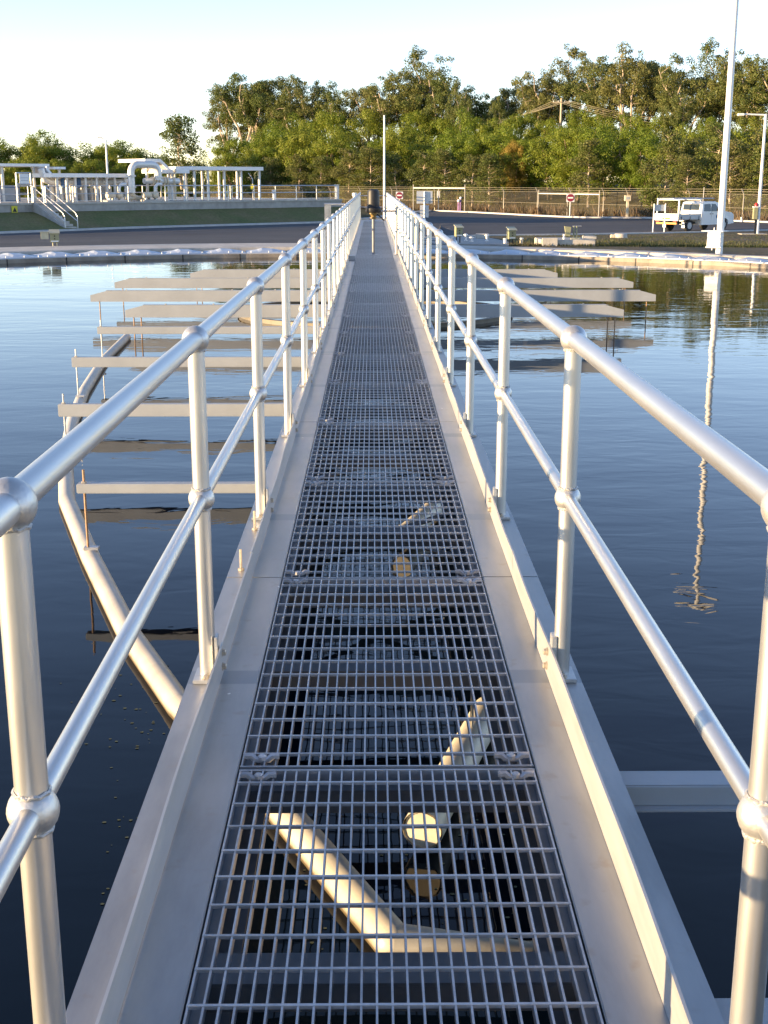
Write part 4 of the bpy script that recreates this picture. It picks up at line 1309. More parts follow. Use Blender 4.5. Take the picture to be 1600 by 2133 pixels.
# lamp post behind the platform
p = aty(226, 395, 118); g = gz(p.x, p.y)
t = thing('lamp_post', 'slim white lamp post standing behind the raised platform', 'lamp', (p.x, p.y, g))
top = aty(226, 290, 118).z
MB().tube([(0, 0, 0), (0, 0, top - g)], [0.11, 0.08], 10).build('pole', 'white_paint', t, True)
MB().tube([(0, 0, top - g), (-0.35, 0, top - g + 0.1)], 0.05, 8).build('arm', 'white_paint', t, True)
MB().cbox((-0.75, -0.1, top - g + 0.07), (-0.3, 0.1, top - g + 0.19), 0.03).build('lamp_head', 'sign_back', t)

# ================================================================== RIGHT SIDE: SLABS, STANDS, SIGNS, MAST, TRUCK
t = thing('concrete_apron', 'pale concrete apron slab beside the rim with valve fittings on it', 'slab', (2.6, 39, -0.4))
rows = []
for px in range(880, 1061, 20):
    n0 = aty(px, 512, interp(px, [880, 1060], [36.2, 35.4])); f0 = G(px, interp(px, [880, 915, 1000, 1050, 1060], [495, 494.5, 494.5, 504, 507]))
    row = []
    for i in range(6):
        u = i / 5
        x, y = n0.x + (f0.x - n0.x) * u, n0.y + (f0.y - n0.y) * u
        row.append(Vector((x, y, gz(x, y) + 0.045)) - t.location)
    rows.append(row)
m_ = MB(); m_.loft(rows)
m_.loft([[r[0] + Vector((0, 0, -0.3)) for r in rows], [r[0] for r in rows]]); m_.loft([[r[-1] for r in rows], [r[-1] + Vector((0, 0, -0.2)) for r in rows]])
m_.loft([rows[-1], [p + Vector((0, 0, -0.2)) for p in rows[-1]]])
m_.build('slab', 'concrete', t)
p = aty(1005, 490, 42)
MB().cbox((-0.22, -0.2, 0), (0.22, 0.2, 0.16), 0.02).build('hatch', 'concrete_pale', t, loc=Vector((p.x, 42, gz(p.x, 42) + 0.04)) - t.location)
for px, yy, h in ((970, 38.5, 0.16), (982, 37.6, 0.10), (1014, 38.2, 0.15), (940, 39.5, 0.07)):
    p = aty(px, 505, yy)
    b_ = Vector((p.x, yy, gz(p.x, yy) + 0.046)) - t.location
    MB().lathe([(0.06, 0), (0.06, 0.02), (0.03, 0.021), (0.03, h), (0.07, h + 0.005), (0.07, h + 0.03), (0.02, h + 0.05)], 10).build('valve_fitting', 'pipe_white', t, True, loc=b_)
def control_station(label, px, yy, ptop, khaki='khaki', second=False, w=0.20):
    p = aty(px, 500, yy); top = aty(px, ptop, yy).z
    g = gz(p.x, yy)
    t = thing('control_station', label, 'control box', (p.x, yy, g), 0.25, group='control boxes on stands round the rim')
    for s in (-0.05, 0.05): MB().tube([(s, 0.02, 0), (s, 0.02, top - g - 0.28)], 0.018, 8).build('leg', 'black_plastic' if not second else 'khaki_pale', t, True)
    MB().cbox((-0.12, -0.08, 0.0), (0.12, 0.12, 0.012), 0.002).build('foot_plate', 'galv', t)
    H_ = top - g
    MB().cbox((-w / 2, -0.09, H_ - 0.29), (w / 2, 0.09, H_ - 0.02), 0.008).build('box', khaki, t)
    hd = [(-0.14, H_ - 0.05), (0.11, H_ + 0.03), (0.11, H_ + 0.05), (-0.14, H_ - 0.03)]
    MB().prism(hd, -w / 2 - 0.02, w / 2 + 0.02, 'x').build('hood', 'khaki_pale', t)
    for z in (H_ - 0.12, H_ - 0.19): MB().lathe([(0.018, 0), (0.018, 0.02)], 8).build('button', 'black_plastic', t, loc=(0, -0.0905, z)).rotation_euler = (math.pi / 2, 0, 0)
    MB().box((-w / 2 + 0.02, -0.094, H_ - 0.27), (w / 2 - 0.02, -0.0905, H_ - 0.24)).build('rating_plate', 'white_paint', t)
    if second:
        MB().cbox((-w / 2 - 0.24, -0.09, H_ - 0.20), (-w / 2 - 0.03, 0.07, H_ - 0.02), 0.008).build('side_box', 'khaki_pale', t)
        MB().cbox((-w / 2 - 0.265, -0.11, H_ - 0.018), (-w / 2 - 0.015, 0.09, H_ - 0.004), 0.003).build('side_box_lid', 'khaki_pale', t)
    return t
control_station('khaki control box on two dark legs on the concrete apron', 955, 37.0, 471)
control_station('khaki control box on a stand between the apron and the concrete pit', 1065, 36.2, 476, w=0.21)
control_station('pair of khaki control boxes on a post beside the rim and road', 114, 34.6, 482, 'khaki', True, 0.24)
# short marker pipes
for px, yy, h, lab in ((1052, 36.0, 0.15, 'short white capped pipe beside the control box stand'), (1086, 36.2, 0.16, 'short cream capped pipe in the grass between control box and concrete pit')):
    p = aty(px, 508, yy); g = gz(p.x, yy)
    t = thing('capped_pipe', lab, 'pipe', (p.x, yy, g))
    MB().tube([(0, 0, 0), (0, 0, h)], 0.045, 10).build('pipe', 'white_paint' if px < 1060 else 'pump_cream', t, True); MB().lathe([(0.055, h + 0.001), (0.055, h + 0.04), (0.02, h + 0.05)], 10).build('cap', 'offwhite', t, True)
# concrete pit with sunlit end and a green valve on top
p0, p1 = aty(1125, 512, 35.8), aty(1243, 512, 35.4)
g = gz(p0.x, 36) - 0.1
ztop = aty(1180, 499.5, 35.6).z
t = thing('concrete_pit', 'long low concrete pit box at the rim with a green valve on top', 'pit', (p0.x, 35.6, g))
L = p1.x - p0.x
MB().cbox((0, 0, 0), (L, 1.5, ztop - g), 0.015).build('pit_wall', 'concrete_pale', t)
MB().cbox((0.02, -0.12, 0.0), (0.45, -0.004, ztop - g + 0.05), 0.012).build('end_block', 'concrete_pale', t)
MB().cbox((1.25, 0.3, ztop - g + 0.001), (1.6, 0.7, ztop - g + 0.09), 0.012).build('lid', 'concrete_pale', t)
b_ = Vector((0.78, 0.3, ztop - g + 0.001))
MB().prism([(-0.05, 0.10), (0.06, 0.08), (0.08, 0.34), (-0.10, 0.36)], -0.07, 0.07, 'y').build('valve_hopper', 'khaki', t, loc=b_)
for dx in (0.17, 0.25): MB().tube([(dx, 0, 0), (dx, 0, 0.36)], 0.022, 8).build('valve_spindle', 'khaki', t, True, loc=b_)
MB().cbox((0.08, -0.06, 0.0), (0.36, 0.06, 0.04), 0.005).build('valve_base', 'khaki_pale', t, loc=b_)
MB().tube([(-0.10, 0, 0), (-0.10, 0, 0.14)], 0.035, 10).build('white_riser', 'white_paint', t, True, loc=b_)
MB().tube([(0.12, 0, 0.36), (0.38, 0, 0.36)], 0.012, 8).build('hand_bar', 'galv', t, True, loc=b_)
# manhole ring in the grass
p = G(1293, 496)
t = thing('manhole_ring', 'short tilted concrete manhole ring lying in the patchy grass', 'manhole', (p.x, p.y, p.z - 0.03))
MB().lathe([(0.36, 0), (0.34, 0.24), (0.30, 0.27), (0.05, 0.28)], 18).build('ring', 'concrete_pale', t, True)
MB().cbox((-0.55, -0.14, 0), (-0.32, 0.14, 0.22), 0.03).build('collar_block', 'pump_cream', t)

# tall light mast with meter box right behind the rim
MY = 30.9
p = aty(1497.5, 528, MY); g = gz(p.x, MY)
t = thing('light_mast', 'tall white steel mast behind the rim with a white meter box near its foot', 'mast', (p.x, MY, g), R(-33))
MB().tube([(0, 0, 0), (0, 0, 4.0), (0, 0, 8.6)], [0.085, 0.075, 0.062], 18).build('pole', 'white_paint', t, True)
zb0, zb1 = aty(1490, 513, MY).z - g, aty(1490, 482, MY).z - g
MB().cbox((-0.23, -0.26, zb0), (0.10, -0.117, zb1), 0.008).build('meter_box', 'white_paint', t)
MB().cbox((-0.38, -0.29, zb1 + 0.001), (0.16, 0.13, zb1 + 0.02), 0.004).build('top_shelf', 'white_paint', t)
MB().cbox((-0.25, -0.28, zb0 - 0.03), (0.12, -0.117, zb0 - 0.001), 0.004).build('bottom_shelf', 'white_paint', t)
MB().tube([(-0.13, -0.15, zb0 - 0.03), (-0.13, -0.15, zb0 - 0.09)], 0.015, 8).build('gland', 'white_paint', t)
MB().tube([(-0.12, -0.1, zb1 + 0.02), (-0.12, -0.1, zb1 + 0.09)], 0.012, 8).build('knob', 'white_paint', t)
MB().cbox((-0.19, -0.265, zb0 + 0.08), (0.03, -0.2605, zb0 + 0.13), 0.001).build('nameplate', 'offwhite', t)
MB().lathe([(0.17, 0), (0.17, 0.02), (0.10, 0.021)], 16).build('base_flange', 'galv', t)
MB().cbox((-0.55, -0.12, 8.55), (0.55, 0.12, 8.75), 0.03).build('lamp_bar', 'sign_back', t)

# street lamp by the road with a red-topped green box
p = G(1577, 488)
t = thing('street_lamp', 'white street lamp with a one-sided arm and a green box with red beacon', 'lamp', p)
top = aty(1594, 238, p.y).z - p.z
MB().tube([(0, 0, 0), (0, 0, top)], [0.10, 0.075], 12).build('pole', 'white_paint', t, True)
ax = aty(1550, 238, p.y).x - aty(1594, 238, p.y).x
MB().tube([(0, 0, top - 0.04), (ax, 0, top)], 0.05, 10).build('arm', 'white_paint', t, True)
MB().cbox((ax - 0.42, -0.13, top - 0.09), (ax - 0.02, 0.13, top + 0.05), 0.04).build('lamp_head', 'white_paint', t)
bz0, bz1 = aty(1577, 462, p.y).z - p.z, aty(1577, 432, p.y).z - p.z
MB().cbox((-0.33, -0.2, bz0 + 0.15), (-0.105, 0.1, bz1), 0.01).build('green_box', 'khaki', t)
MB().cbox((-0.36, -0.22, bz1 + 0.001), (-0.09, 0.12, bz1 + 0.05), 0.008).build('box_lid', 'white_paint', t)
MB().lathe([(0.085, bz1 + 0.051), (0.085, bz1 + 0.2), (0.05, bz1 + 0.25)], 12, (-0.18, -0.04, 0)).build('beacon', 'red_lamp', t, True)
MB().cbox((-0.20, -0.1, 0.0), (-0.12, 0.0, bz0 + 0.149), 0.005).build('conduit', 'black_plastic', t)
MB().cbox((-1.0, -0.4, 0.0), (0.5, 0.5, 0.035), 0.01).build('footing', 'concrete_pale', t)

# backs of two road signs on one post, near the end of the walkway
YS = 47.0
a, b = aty(868, 398, YS), aty(901, 424, YS); c, d = aty(875, 427.5, YS), aty(893, 453, YS)
xm = (a.x + b.x) / 2
g = gz(xm, YS)
t = thing('road_sign', 'back of a wide and a narrow grey-white road sign sharing one post', 'sign', (xm, YS, g))
MB().tube([(0, 0.0, 0), (0, 0.0, a.z - g - 0.02)], 0.028, 10).build('post', 'galv', t, True)
MB().cbox((a.x - xm, 0.031, b.z - g), (b.x - xm, 0.036, a.z - g), 0.0015).build('wide_plate', 'sign_back', t)
MB().cbox((c.x - xm, 0.031, d.z - g), (d.x - xm, 0.036, c.z - g), 0.0015).build('narrow_plate', 'sign_back', t)
MB().cbox((-0.022, 0.0285, b.z - g + 0.02), (0.022, 0.0305, a.z - g - 0.02), 0.0005).build('channel', 'galv_dark', t)
MB().cbox((0.15, 0.0285, b.z - g + 0.03), (0.26, 0.0305, b.z - g + 0.08), 0.0005).build('sticker', 'galv_dark', t)

# sign on two legs in the grass in front of the ute
p = G(1372, 486)
t = thing('two_leg_sign', 'small grey sign plate on two white legs in the grass before the ute', 'sign', p, 0.1)
k_ = p.y / CAM_F * 1.03
for x in (-12 * k_, 11 * k_): MB().tube([(x, 0, 0), (x, 0, 57 * k_)], 0.035, 8).build('leg', 'white_paint', t, True)
MB().cbox((-12 * k_, 0.037, 43 * k_), (12 * k_, 0.045, 55 * k_), 0.002).build('plate', 'sign_back', t)

# no-entry signs
def no_entry(label, px, pys, pyb, extra=False):
    p = G(px, pyb)
    zc = aty(px, pys, p.y).z - p.z
    t = thing('no_entry_sign', label, 'sign', (p.x, p.y, p.z), group='no entry signs by the fence')
    MB().tube([(0, 0.03, 0), (0, 0.03, zc + 0.3)], 0.04, 8).build('post', 'white_paint', t, True)
    d = MB().lathe([(0.33, 0), (0.33, 0.01)], 28).build('disc', 'sign_red', t, loc=(0, -0.012, zc)); d.rotation_euler = (math.pi / 2, 0, 0)
    MB().box((-0.24, -0.03, zc - 0.065), (0.24, -0.0225, zc + 0.065)).build('bar', 'white_paint', t)
    MB().box((-0.36, -0.010, zc - 0.36), (0.36, -0.004, zc + 0.36)).build('backing', 'white_paint', t)
no_entry('red round no entry sign close behind the walkway end', 832, 407, 441)
no_entry('red round no entry sign on a post by the fence gate rail', 1187, 412, 450)

# ---------------- ute
p = G(1425, 483)
tr = thing('ute', 'white single-tray work ute with ladder rack parked on the road', 'ute', (p.x - 0.25, p.y + 0.4, gz(p.x, p.y) + 0.03), R(36))
# x forward, y left, z up; origin under the middle of the rear axle
def ub(lo, hi, b=0.02): return MB().cbox(lo, hi, b)
W_ = 0.86
prof = [(1.02, 0.36), (1.02, 1.16), (1.14, 1.70), (1.30, 1.76), (2.35, 1.76), (2.62, 1.70), (3.10, 1.20), (3.95, 1.06), (4.12, 0.92), (4.14, 0.42), (3.62, 0.36), (3.56, 0.62), (3.36, 0.74), (3.06, 0.74), (2.86, 0.62), (2.80, 0.36)]
def cab_section(y):      # tumblehome above the waist
    k = []
    for x, z in prof: k.append((x, y * (1 - 0.10 * max(0, (z - 1.1) / 0.65)), z))
    return k
m_ = MB()
secs = [cab_section(-W_), cab_section(-W_ + 0.05), cab_section(W_ - 0.05), cab_section(W_)]
n = len(prof)
inset = []
for i, sct in enumerate(secs):
    if i in (0, 3):
        cx_, cz_ = 2.5, 0.95
        sct = [(cx_ + (x - cx_) * 0.985, y, cz_ + (z - cz_) * 0.975) for x, y, z in sct]
    inset.append(sct)
vs = [q for sct in inset for q in sct]
fs = [tuple(range(n)), tuple(range(3 * n, 4 * n))[::-1]]
for i in range(3): fs += [(i * n + j, (i + 1) * n + j, (i + 1) * n + (j + 1) % n, i * n + (j + 1) % n) for j in range(n)]
m_.add(vs, fs); m_.build('cab_body', 'car_white', tr)
for s in (-1, 1):
    def side(pts, name, mat, off=0.004, par=tr):
        m_ = MB(); v = [(x, s * (W_ * (1 - 0.10 * max(0, (z - 1.1) / 0.65)) + off), z) for x, z in pts]
        v2 = [(x, y - s * 0.03, z) for x, y, z in v]
        k = len(v); f = [tuple(range(k)) if s < 0 else tuple(range(k))[::-1], tuple(range(k, 2 * k)) if s > 0 else tuple(range(k, 2 * k))[::-1]] + [(i, (i + 1) % k, k + (i + 1) % k, k + i) for i in range(k)]
        m_.add(v + v2, f); return m_.build(name, mat, par)
    d1 = side([(1.10, 0.50), (1.10, 1.12), (1.92, 1.12), (1.92, 0.50)], 'door', 'car_white', 0.006)
    side([(1.26, 1.18), (1.32, 1.60), (1.88, 1.62), (1.92, 1.18)], 'side_window', 'glass_dark', 0.006)
    d2 = side([(1.95, 0.50), (1.95, 1.12), (2.92, 1.12), (2.84, 0.72), (2.76, 0.50)], 'door', 'car_white', 0.006)
    side([(2.00, 1.18), (1.98, 1.62), (2.36, 1.61), (2.80, 1.18)], 'side_window', 'glass_dark', 0.006)
    MB().cbox((1.78, s * W_ - 0.01 + s * 0.012, 1.00), (1.90, s * W_ + 0.01 + s * 0.012, 1.04), 0.004).build('handle', 'black_plastic', d1)
    MB().cbox((2.0, s * W_ - 0.01 + s * 0.012, 1.00), (2.12, s * W_ + 0.01 + s * 0.012, 1.04), 0.004).build('handle', 'black_plastic', d2)
    MB().cbox((2.66, min(s * 0.86, s * 1.02), 1.16), (2.76, max(s * 0.86, s * 1.02), 1.36), 0.02).build('mirror', 'black_plastic', tr)
    lg = MB().lathe([(0.12, 0), (0.12, 0.004)], 16); o = lg.build('door_emblem', 'blue_paint', d2, loc=(2.5, s * (W_ + 0.0065), 0.86)); o.rotation_euler = (-s * math.pi / 2, 0, 0)
    MB().cbox((4.02, min(s * 0.50, s * 0.80), 0.70), (4.16, max(s * 0.50, s * 0.80), 0.88), 0.02).build('headlight', 'glass_dark', tr)
    # wheels
    for wx in (0.0, 3.2):
        w = MB()
        w.v = []
        y0, y1 = s * 0.62, s * 0.84
        prof_w = [(0.20, 0.0), (0.30, 0.0), (0.345, 0.04), (0.345, 0.18), (0.30, 0.22), (0.20, 0.22)]
        w.lathe(prof_w, 22)
        o = w.build('wheel', 'rubber', tr, True, loc=(wx, s * 0.84, 0.345)); o.rotation_euler = (s * math.pi / 2, 0, 0)
        rm = MB().lathe([(0.198, 0.02), (0.198, 0.05), (0.12, 0.06), (0.10, 0.03), (0.05, 0.025)], 18)
        rim = rm.build('rim', 'car_grey', o, True, loc=(0, 0, -0.028))
# windows front / back
m_ = MB().cbox((1.055, -0.62, 1.24), (1.125, 0.62, 1.60), 0.01)
mt_ = Matrix.Translation(Vector((1.09, 0, 1.42))) @ Matrix.Rotation(R(12.5), 4, 'Y') @ Matrix.Translation(Vector((-1.09, 0, -1.42)))
m_.v = [tuple(mt_ @ Vector(v) + Vector((-0.012, 0, 0))) for v in m_.v]
m_.build('rear_window', 'glass_dark', tr)
v = [(2.65, -0.70, 1.665), (2.65, 0.70, 1.665), (3.07, 0.76, 1.245), (3.07, -0.76, 1.245)]
v = [(x + 0.006, y, z + 0.008) for x, y, z in v]; v2 = [(x - 0.02, y, z - 0.03) for x, y, z in v]
MB().add(v + v2, [(0, 1, 2, 3), (7, 6, 5, 4), (0, 4, 5, 1), (1, 5, 6, 2), (2, 6, 7, 3), (3, 7, 4, 0)]).build('windscreen', 'glass_dark', tr)
# chassis, tray
ub((-1.0, -0.42, 0.44), (3.7, 0.42, 0.56)).build('chassis', 'black_plastic', tr)
ub((-1.15, -0.90, 0.70), (0.95, 0.90, 0.76), 0.01).build('tray_floor', 'car_grey', tr)
for s in (-1, 1):
    a, b = sorted((s * 0.905, s * 0.935))
    dp = ub((-1.12, a, 0.72), (0.93, b, 1.04), 0.008).build('drop_side', 'car_grey', tr)
    for x in (-0.9, -0.1, 0.7): ub((x - 0.03, a - 0.012, 0.68), (x + 0.03, b + 0.012, 0.90), 0.004).build('latch', 'black_plastic', dp)
tg = ub((-1.185, -0.93, 0.66), (-1.152, 0.93, 1.06), 0.008).build('tailgate', 'car_white', tr)
ub((-1.20, -0.30, 0.72), (-1.187, 0.30, 0.83), 0.002).build('number_plate', 'sign_yellow', tg)
ub((-1.17, -0.80, 0.44), (-1.06, 0.80, 0.54), 0.01).build('rear_bar', 'orange_bar', tr)
for s in (-1, 1):
    a, b = sorted((s * 0.55, s * 0.80)); ub((-1.19, a, 0.545), (-1.14, b, 0.645), 0.008).build('tail_light', 'lamp_red', tr)
    a, b = sorted((s * 0.62, s * 0.86)); ub((-0.48, a, 0.22), (-0.46, b, 0.55), 0.002).build('mud_flap', 'white_paint', tr)
# ladder rack
for x in (-1.05, 0.90):
    m_ = MB(); m_.tube([(x, -0.86, 1.0), (x, -0.84, 1.88), (x, 0.84, 1.88), (x, 0.86, 1.0)], 0.045, 8); m_.build('rack_hoop', 'car_white', tr, True)
for s in (-1, 1): MB().tube([(-1.35, s * 0.62, 1.945), (2.4, s * 0.62, 1.945)], 0.03, 8).build('rack_rail', 'galv', tr, True)
for x in (-1.2, -0.4, 0.4, 1.2, 2.0): MB().tube([(x, -0.62, 1.945), (x, 0.62, 1.945)], 0.022, 8).build('rack_rung', 'galv', tr, True)
ub((4.08, -0.80, 0.40), (4.24, 0.80, 0.62), 0.03).build('front_bumper', 'car_white', tr)
MB().tube([(4.25, -0.5, 0.5), (4.27, -0.5, 1.05), (4.27, 0.5, 1.05), (4.25, 0.5, 0.5)], 0.035, 8).build('bull_bar', 'car_white', tr, True)
MB().tube([(3.0, 0.75, 1.15), (3.05, 0.75, 2.6)], 0.012, 6).build('aerial', 'white_paint', tr)

# ================================================================== FENCE, GATES, POLES
FL = [(-22.0, 172.0), (-12.0, 160.0), (-5.0, 151.5), (2.1, 143.0), (6.6, 138.0), (9.5, 133.5), (12.9, 127.3), (15.5, 121.5), (17.7, 115.5), (20.3, 113.5), (21.9, 111.0), (23.3, 107.5), (25.3, 103.0), (28.2, 98.0), (32.0, 92.0)]
def fence_pt(x, y): return Vector((x, y, gz(x, y)))
fpts = []
for (x0, y0), (x1, y1) in zip(FL[:-1], FL[1:]):
    L = math.hypot(x1 - x0, y1 - y0)
    n = 1 if y0 < 144 else max(1, round(L / 6.5))
    for i in range(n): fpts.append(fence_pt(x0 + (x1 - x0) * i / n, y0 + (y1 - y0) * i / n))
fpts.append(fence_pt(*FL[-1]))
fence = thing('boundary_fence', 'chain-link boundary fence with cranked posts between the road and the trees', 'fence', fpts[0])
fo = fpts[0]
FH = 2.05
fd = Vector((0.518, -0.855, 0)); fn = Vector((0.855, 0.518, 0))
post_f = MB().tube([(0, 0, -0.1), (0, 0, FH), (-0.24, -0.16, FH + 0.38)], 0.045, 7).mesh('fence_post', 'fence_post', True)
for i, p in enumerate(fpts):
    put('fence_post', post_f, fence, p - fo)
    if i < len(fpts) - 1:
        q = fpts[i + 1]
        a, b = p - fo, q - fo
        m_ = MB().add([a + Vector((0, 0, 0.05)), b + Vector((0, 0, 0.05)), b + Vector((0, 0, FH - 0.03)), a + Vector((0, 0, FH - 0.03))], [(0, 1, 2, 3)])
        m_.build('mesh_panel', 'chain_link', fence)
        for dz, off in ((FH, 0.0), (FH * 0.5, 0.0), (FH + 0.18, 0.5), (FH + 0.36, 1.0)):
            o3 = Vector((-0.24, -0.16, 0)) * off
            m_ = MB().tube([a + o3 + Vector((0, 0, dz)), b + o3 + Vector((0, 0, dz))], 0.012, 5, False)
            m_.build('strand', 'wire', fence)
# pipe gates
def gate(label, px0, px1, pyt, pyb):
    a, b = G(px0, pyb), G(px1, pyb + (6 if px1 > 1100 else 3))
    t = thing('pipe_gate', label, 'gate', a, group='white pipe gates in the fence line')
    h = aty(px0, pyt, a.y).z - a.z
    d = b - a
    for k in (0, 0.5, 1): MB().tube([d * k, d * k + Vector((0, 0, h + (0.35 if k != 0.5 else 0)))], 0.05, 8).build('upright', 'fence_post', t, True)
    MB().tube([Vector((0, 0, h)), d + Vector((0, 0, h))], 0.05, 8).build('top_rail', 'offwhite', t, True)
gate('long white pipe gate rail in the fence behind the sign backs', 861, 968, 391.5, 439)
gate('short white pipe gate rail in the fence beside the second no entry sign', 1121, 1247, 403, 446)
p = G(913, 436)
t = thing('fence_notice', 'small white rounded notice plate hung on the fence', 'sign', p)
zc = aty(913, 405, p.y).z - p.z
MB().cbox((-0.17, -0.03, zc - 0.36), (0.17, -0.01, zc + 0.36), 0.008).build('plate', 'white_paint', t); MB().tube([(0, 0.03, 0), (0, 0.03, zc + 0.3)], 0.03, 8).build('post', 'fence_post', t, True)
p = G(957, 440)
t = thing('recycled_water_standpipe', 'lilac recycled-water standpipe with white top at the kerb', 'standpipe', p)
h_ = aty(957, 410, p.y).z - p.z
for dx, hh in ((-0.10, 0.66), (0.10, 0.85)): MB().tube([(dx, 0, 0), (dx, 0, h_ * hh)], 0.085, 10).build('pipe', 'lilac', t, True)
MB().ball((0.12, -0.02, h_ * 0.92), 0.14, 10, 8).build('white_cap', 'white_paint', t, True); MB().ball((-0.1, -0.02, h_ * 0.72), 0.16, 10, 8).build('white_valve', 'white_paint', t, True)
MB().cbox((-0.4, -0.3, 0), (0.4, 0.3, 0.05), 0.01).build('pad', 'concrete_pale', t)
p = G(1306, 454)
t = thing('intercom_post', 'cream intercom post with a boxy head beside the kerb', 'post', p)
h_ = aty(1306, 407, p.y).z - p.z
MB().cbox((-0.10, -0.08, 0), (0.10, 0.08, h_ - 0.45), 0.01).build('post', 'pump_cream', t); MB().cbox((-0.28, -0.16, h_ - 0.449), (0.24, 0.16, h_), 0.02).build('head', 'pump_cream', t)
MB().cbox((-0.18, -0.172, h_ - 0.33), (0.10, -0.161, h_ - 0.12), 0.003).build('screen', 'grey_paint', t); MB().cbox((-0.3, -0.2, 0), (0.3, 0.2, 0.08), 0.01).build('plinth', 'concrete_pale', t)
p = G(1545, 463)
t = thing('kerb_marker', 'short leaning white marker stake by the kerb beyond the ute', 'stake', p)
MB().tube([(0, 0, 0), (-0.05, 0, 0.36)], 0.06, 8).build('stake', 'white_paint', t, True); MB().lathe([(0.065, 0), (0.05, 0.03)], 8, (-0.05, 0, 0.361)).build('cap', 'white_paint', t)

# wooden power pole and its wires among the gums
PYY = 166.0
pp = aty(1170, 205, PYY)
g = gz(pp.x, PYY)
t = thing('power_pole', 'wooden power pole with cross arm standing among the gum trees', 'power pole', (pp.x, PYY, g))
MB().tube([(0, 0, 0), (0, 0, pp.z - g)], [0.2, 0.14], 10).build('pole', 'wood_pole', t, True)
MB().cbox((-1.1, -0.08, pp.z - g - 0.6), (1.1, 0.08, pp.z - g - 0.42), 0.01).build('cross_arm', 'wood_pole', t)
for x in (-1.0, -0.4, 0.4, 1.0): MB().lathe([(0.05, 0), (0.07, 0.06), (0.04, 0.14)], 8, (x, 0, pp.z - g - 0.419)).build('insulator', 'offwhite', t, True)
def wire(a, b, sag, lab):
    pts = []
    for i in range(17):
        u = i / 16
        q = a.lerp(b, u); q.z -= sag * 4 * u * (1 - u)
        pts.append(q - a)
    m_ = MB().tube(pts, 0.02, 5, False)
    o = m_.build('power_line', 'wire', None, True); o.location = a
    tag(o, lab, 'wire', 'power lines from the wooden pole')
top = Vector((pp.x, PYY, pp.z - 0.28))
for x in (-1.0, -0.4, 0.4, 1.0):
    a = top + Vector((x, 0, 0))
    e = aty(955, 279, 178) + Vector((x, 0, 0.12 + 0.8 * x)); wire(a, e, 0.3, 'power line dropping from the wooden pole towards the walkway side')
    e = aty(1700, 275, 150) + Vector((x, 0, 0.12 + 0.7 * x)); wire(a, e, 1.2, 'power line running from the wooden pole towards the street lamp')
# lower end of the lines: a shorter pole hidden in the foliage at each side
for px, lab in ((955, 'shorter wooden pole half hidden in foliage at the lower wire end'), (1700, 'wooden pole beyond the street lamp carrying the far wire ends')):
    q = aty(px, 279 if px < 1100 else 275, 178 if px < 1100 else 150); g = gz(q.x, q.y)
    t = thing('power_pole', lab, 'power pole', (q.x, q.y, g))
    MB().tube([(0, 0, 0), (0, 0, q.z - g + 0.4)], [0.18, 0.13], 10).build('pole', 'wood_pole', t, True); MB().cbox((-1.15, -0.08, q.z - g - 0.12), (1.15, 0.08, q.z - g + 0.04), 0.01).build('cross_arm', 'wood_pole', t)

# ================================================================== TREES
def leafy(rng, centres, per, size, droop=0.0, out=0.9, jit=0.6):
    """leaf-sized faces spread through clumps; centres: (point, radius)"""
    vs, fs = [], []
    for c, r in centres:
        k = max(8, int(per * (r ** 1.6)))
        sq = rng.uniform(0.65, 0.9)
        for _ in range(k):
            d = Vector((rng.gauss(0, 1), rng.gauss(0, 1), rng.gauss(0, 1)))
            if d.length < 1e-3: continue
            d.normalize()
            rad = r * (0.35 + 0.65 * rng.random() ** 0.45)
            p = c + Vector((d.x * rad, d.y * rad, d.z * rad * sq))
            nrm = (d * out + Vector((rng.gauss(0, jit), rng.gauss(0, jit), rng.gauss(0.25, jit)))).normalized()
            a = nrm.orthogonal().normalized()
            a.rotate(Quaternion(nrm, rng.random() * 6.28))
            if droop: a = (a + Vector((0, 0, -droop))).normalized()
            b = nrm.cross(a).normalized()
            l = size * rng.uniform(0.6, 1.25); w = l * rng.uniform(0.32, 0.55)
            n = len(vs)
            vs += [p - a * l * 0.5, p + b * w * 0.5 + a * l * 0.05, p + a * l * 0.5 - nrm * l * 0.10, p - b * w * 0.5 + a * l * 0.05]
            fs.append((n, n + 1, n + 2, n + 3))
    mb = MB(); mb.v = [tuple(v) for v in vs]; mb.f = fs
    return mb
def limb(mb, a, b, r0, r1, rng, wob=0.12, seg=4, n=6):
    pts, rads = [], []
    L = (b - a).length
    for i in range(seg + 1):
        u = i / seg
        q = a.lerp(b, u)
        if 0 < i < seg: q += Vector((rng.gauss(0, wob), rng.gauss(0, wob), rng.gauss(0, wob * 0.5))) * L * 0.35
        q.z += 0.10 * L * math.sin(u * math.pi) * 0.5
        pts.append(q); rads.append(r0 + (r1 - r0) * u)
    mb.tube(pts, rads, n, False)
